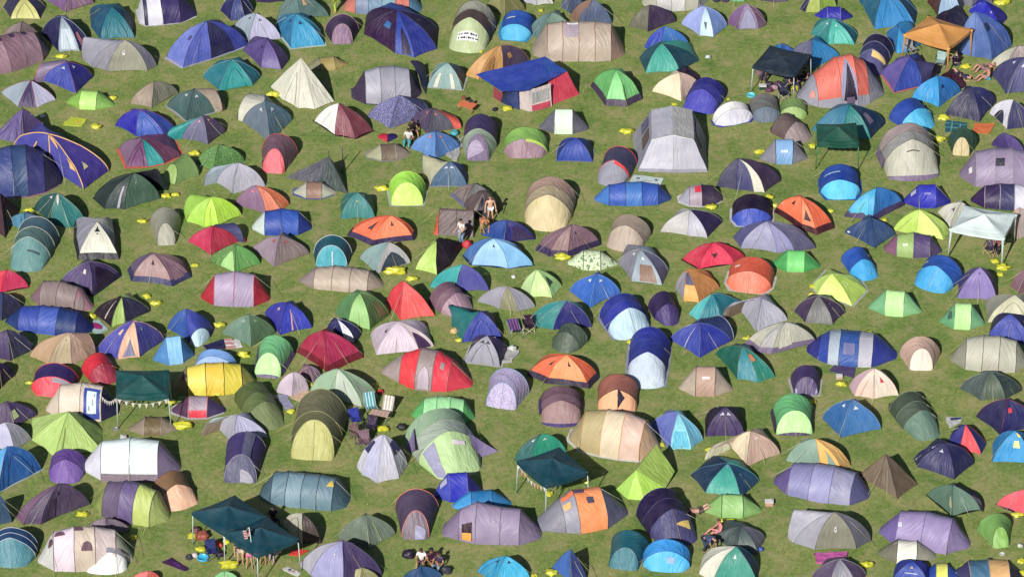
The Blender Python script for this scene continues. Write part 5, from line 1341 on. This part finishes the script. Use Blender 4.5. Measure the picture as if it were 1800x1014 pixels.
    vs = []; U = Vector((L(*(hd+up))-L(*hd))); fw = (L(0, 1, 0)-L(0, 0, 0)); c = L(*hd)+U*.035
    keep = {}
    for v in bm.verts:
        q = v.co
        side = U.cross(fw).normalized(); f2 = side.cross(U).normalized()
        w = side*q.x*.098+(-f2 if False else f2)*q.y*.108+U*q.z*.1
        if long and q.z < 0 and q.y*1 < .2: w = w+U*q.z*.14
        if q.z > .15 or (q.y*(1 if f2.dot(fw) > 0 else -1) < .15 and q.z > -.6): keep[v.index] = len(vs); vs.append(c+w)
    fs = [[keep[v.index] for v in f.verts] for f in bm.faces if all(v.index in keep for v in f.verts)]
    bm.free(); mk('hair', vs, fs, plain('hair', hair, .7), T)
    fc = L(*hd); sdv = U.cross(fw).normalized()
    def bead(nm, c, r, col):
        b = bmesh.new(); bmesh.ops.create_icosphere(b, subdivisions=2, radius=r)
        mk(nm, [c+v.co for v in b.verts], [[v.index for v in f.verts] for f in b.faces], plain(nm, col), T); b.free()
    for s in (-1, 1): bead('eye', fc+fw*.088+sdv*.032*s+U*.01, .012, '211'); bead('ear', fc+sdv*.093*s, .022, skin)
    bead('nose', fc+fw*.1-U*.02, .018, skin)
    tube('mouth', [fc+fw*.09-U*.055-sdv*.022, fc+fw*.096-U*.055, fc+fw*.09-U*.055+sdv*.022], .007, plain('lip', 'a55'), T, 4)
    return T
tile(2,1)
person((1208,872), 'stand', 185, 'shirtless man in white shorts standing by dark doorway', 'eb9', None, 'shorts', 'eee', '432')
person((1150,965), 'bend', 200, 'person in orange top stooping behind navy dome', 'c97', 'd85', 'shorts', 'd97', '743')
person((975,1060), 'walk', 140, 'woman in white shirt and pale jeans beside brown tent', 'da8', 'eee', 'trousers', '8ac', '211', True)
person((545,225), 'sit', 170, 'person in black and white sitting behind a heart cushion', 'c97', 'ddd', 'trousers', '3ab', '221', True)
person((575,150), 'sit', 200, 'dark haired person sitting behind another sitter', 'b86', '222', 'shorts', '245', '110', True)
tile(1,0)
person((1335,95), 'stand', 90, 'person in lime trousers at the top edge', 'c97', 'be4', 'trousers', 'be4', '432', shoes='e73')
tile(4,0)
person((680,640), 'chair', 150, 'person in dusky pink seated under charcoal gazebo', 'c97', 'b9a', 'trousers', '435', '321')
person((890,690), 'sit', 200, 'person in black crouched under charcoal gazebo', 'c97', '213', 'trousers', '325', '211')
person((995,655), 'sit', 120, 'person in maroon sitting right of charcoal gazebo', 'b86', '413', 'trousers', '336', '211')
tile(5,0)
person((925,525), 'sit', 20, 'person in black top sunbathing by orange gazebo leg', 'ca9', '213', 'shorts', '224', '421')
person((950,620), 'lie', 60, 'person in dark shorts lying near orange gazebo', 'da9', '435', 'shorts', '324', '421')
person((1150,560), 'lie', 120, 'sunburnt person stretched out on the grass', 'd98', None, 'shorts', '989', '532')
person((1180,640), 'sit', 110, 'person in turquoise shorts sitting on the grass', 'd98', None, 'shorts', '3ac', '432')
tile(1,4)
person((565,915), 'stand', 200, 'bare legged person in black under flagged gazebo', 'da8', '223', 'shorts', 'dcb', '432')
person((640,945), 'stand', 180, 'person in pink dress under flagged gazebo', 'da8', 'e7a', 'dress', 'e7a', '543', True)
person((750,910), 'stand', 170, 'person in white shorts under flagged gazebo', 'c97', 'ddd', 'shorts', 'eee', '432')
person((870,860), 'chair', 140, 'person in pale clothes seated by flagged gazebo', 'da8', 'dbc', 'trousers', 'bab', '543')
person((830,560), 'sit', 200, 'person in navy sitting behind the joined gazebos', 'b86', '213', 'trousers', '224', '100')
tile(2,4)
person((650,900), 'sit', 170, 'person in white top seated at bottom centre', 'c97', 'eee', 'shorts', '324', '211')
person((730,900), 'sit', 200, 'dark haired person in maroon at bottom centre', 'b86', '413', 'shorts', '213', '110', True)
person((790,930), 'sit', 160, 'person in pale blue jeans at bottom centre', 'c97', '435', 'trousers', '8ab', '321')
tile(4,4)
person((140,490), 'lie', -80, 'bare chested person lying beside pale green tent', 'da9', None, 'shorts', '544', '433')
person((300,665), 'sit', 110, 'pink shouldered person sitting by slate dome', 'e99', None, 'shorts', 'caa', '532')
person((190,810), 'bend', 230, 'person in denim blue bending by the bottom edge', 'c97', '458', 'trousers', '346', '322')
tile(5,2)
person((1260,190), 'chair', 160, 'person in crimson top seated under white gazebo', 'c97', 'b23', 'trousers', '324', '321')

bpy.data.scenes.remove(TS)
# ------------------------------------------------------------------ labels that single out
def short(b):
    for w in (' with ', ' behind ', ' at ', ' by ', ' cut ', ' hung ', ' joined ', ' sliver ', ' tent peeping ', ' beside ', ' on ', ' under ', ' left of ', ' tucked ', ' peeping ', ' inside ', ' over '):
        b = b.split(w)[0]
    return b
bcount = {}
for t in TH: bcount[short(t['base'])] = bcount.get(short(t['base']), 0)+1
used = set()
tents = [t for t in TH if t['cat'] == 'tent']
def art(s): return 'the '+s
for t in TH:
    b = t['base']
    if t['X'] is None or len(b.split()) >= 11:
        t['o']['label'] = b; used.add(b); continue
    best = []
    for u in TH:
        if u is t or u['X'] is None or u['cat'] not in ('tent', 'gazebo') or not(0 < u['X'] < 1800 and 0 < u['Y'] < 1012): continue
        dx, dy = u['X']-t['X'], (u['Y']-t['Y'])*1.25
        d = math.hypot(dx, dy)
        if d > 190: continue
        sh = short(u['base'])
        n = len(b.split())+len(sh.split())+4
        if n > 16: continue
        rel = ('left of' if dx > 0 else 'right of') if abs(dx) > abs(dy) else ('behind' if dy > 0 else 'in front of')
        clean = abs(abs(dx)-abs(dy))/d
        best.append((d*(1+.6*(bcount[sh]-1))*(1.4-clean), '%s, %s the %s' % (b, rel, sh)))
    best.sort()
    l = next((x for _, x in best if x not in used and 4 <= len(x.split()) <= 16), b)
    t['o']['label'] = l; used.add(l)

GR = dict(tent='tents pitched across the field', gazebo='gazebos among the tents', person='people among the tents', bunting='strings of bunting', blanket='blankets on the grass', towel='towels on the grass', litter='scraps of litter')
for t in TH:
    if t['cat'] in GR and 'group' not in t['o']: t['o']['group'] = GR[t['cat']]
if 'LABELDUMP' in globals(): print([t['o']['label'] for t in TH])
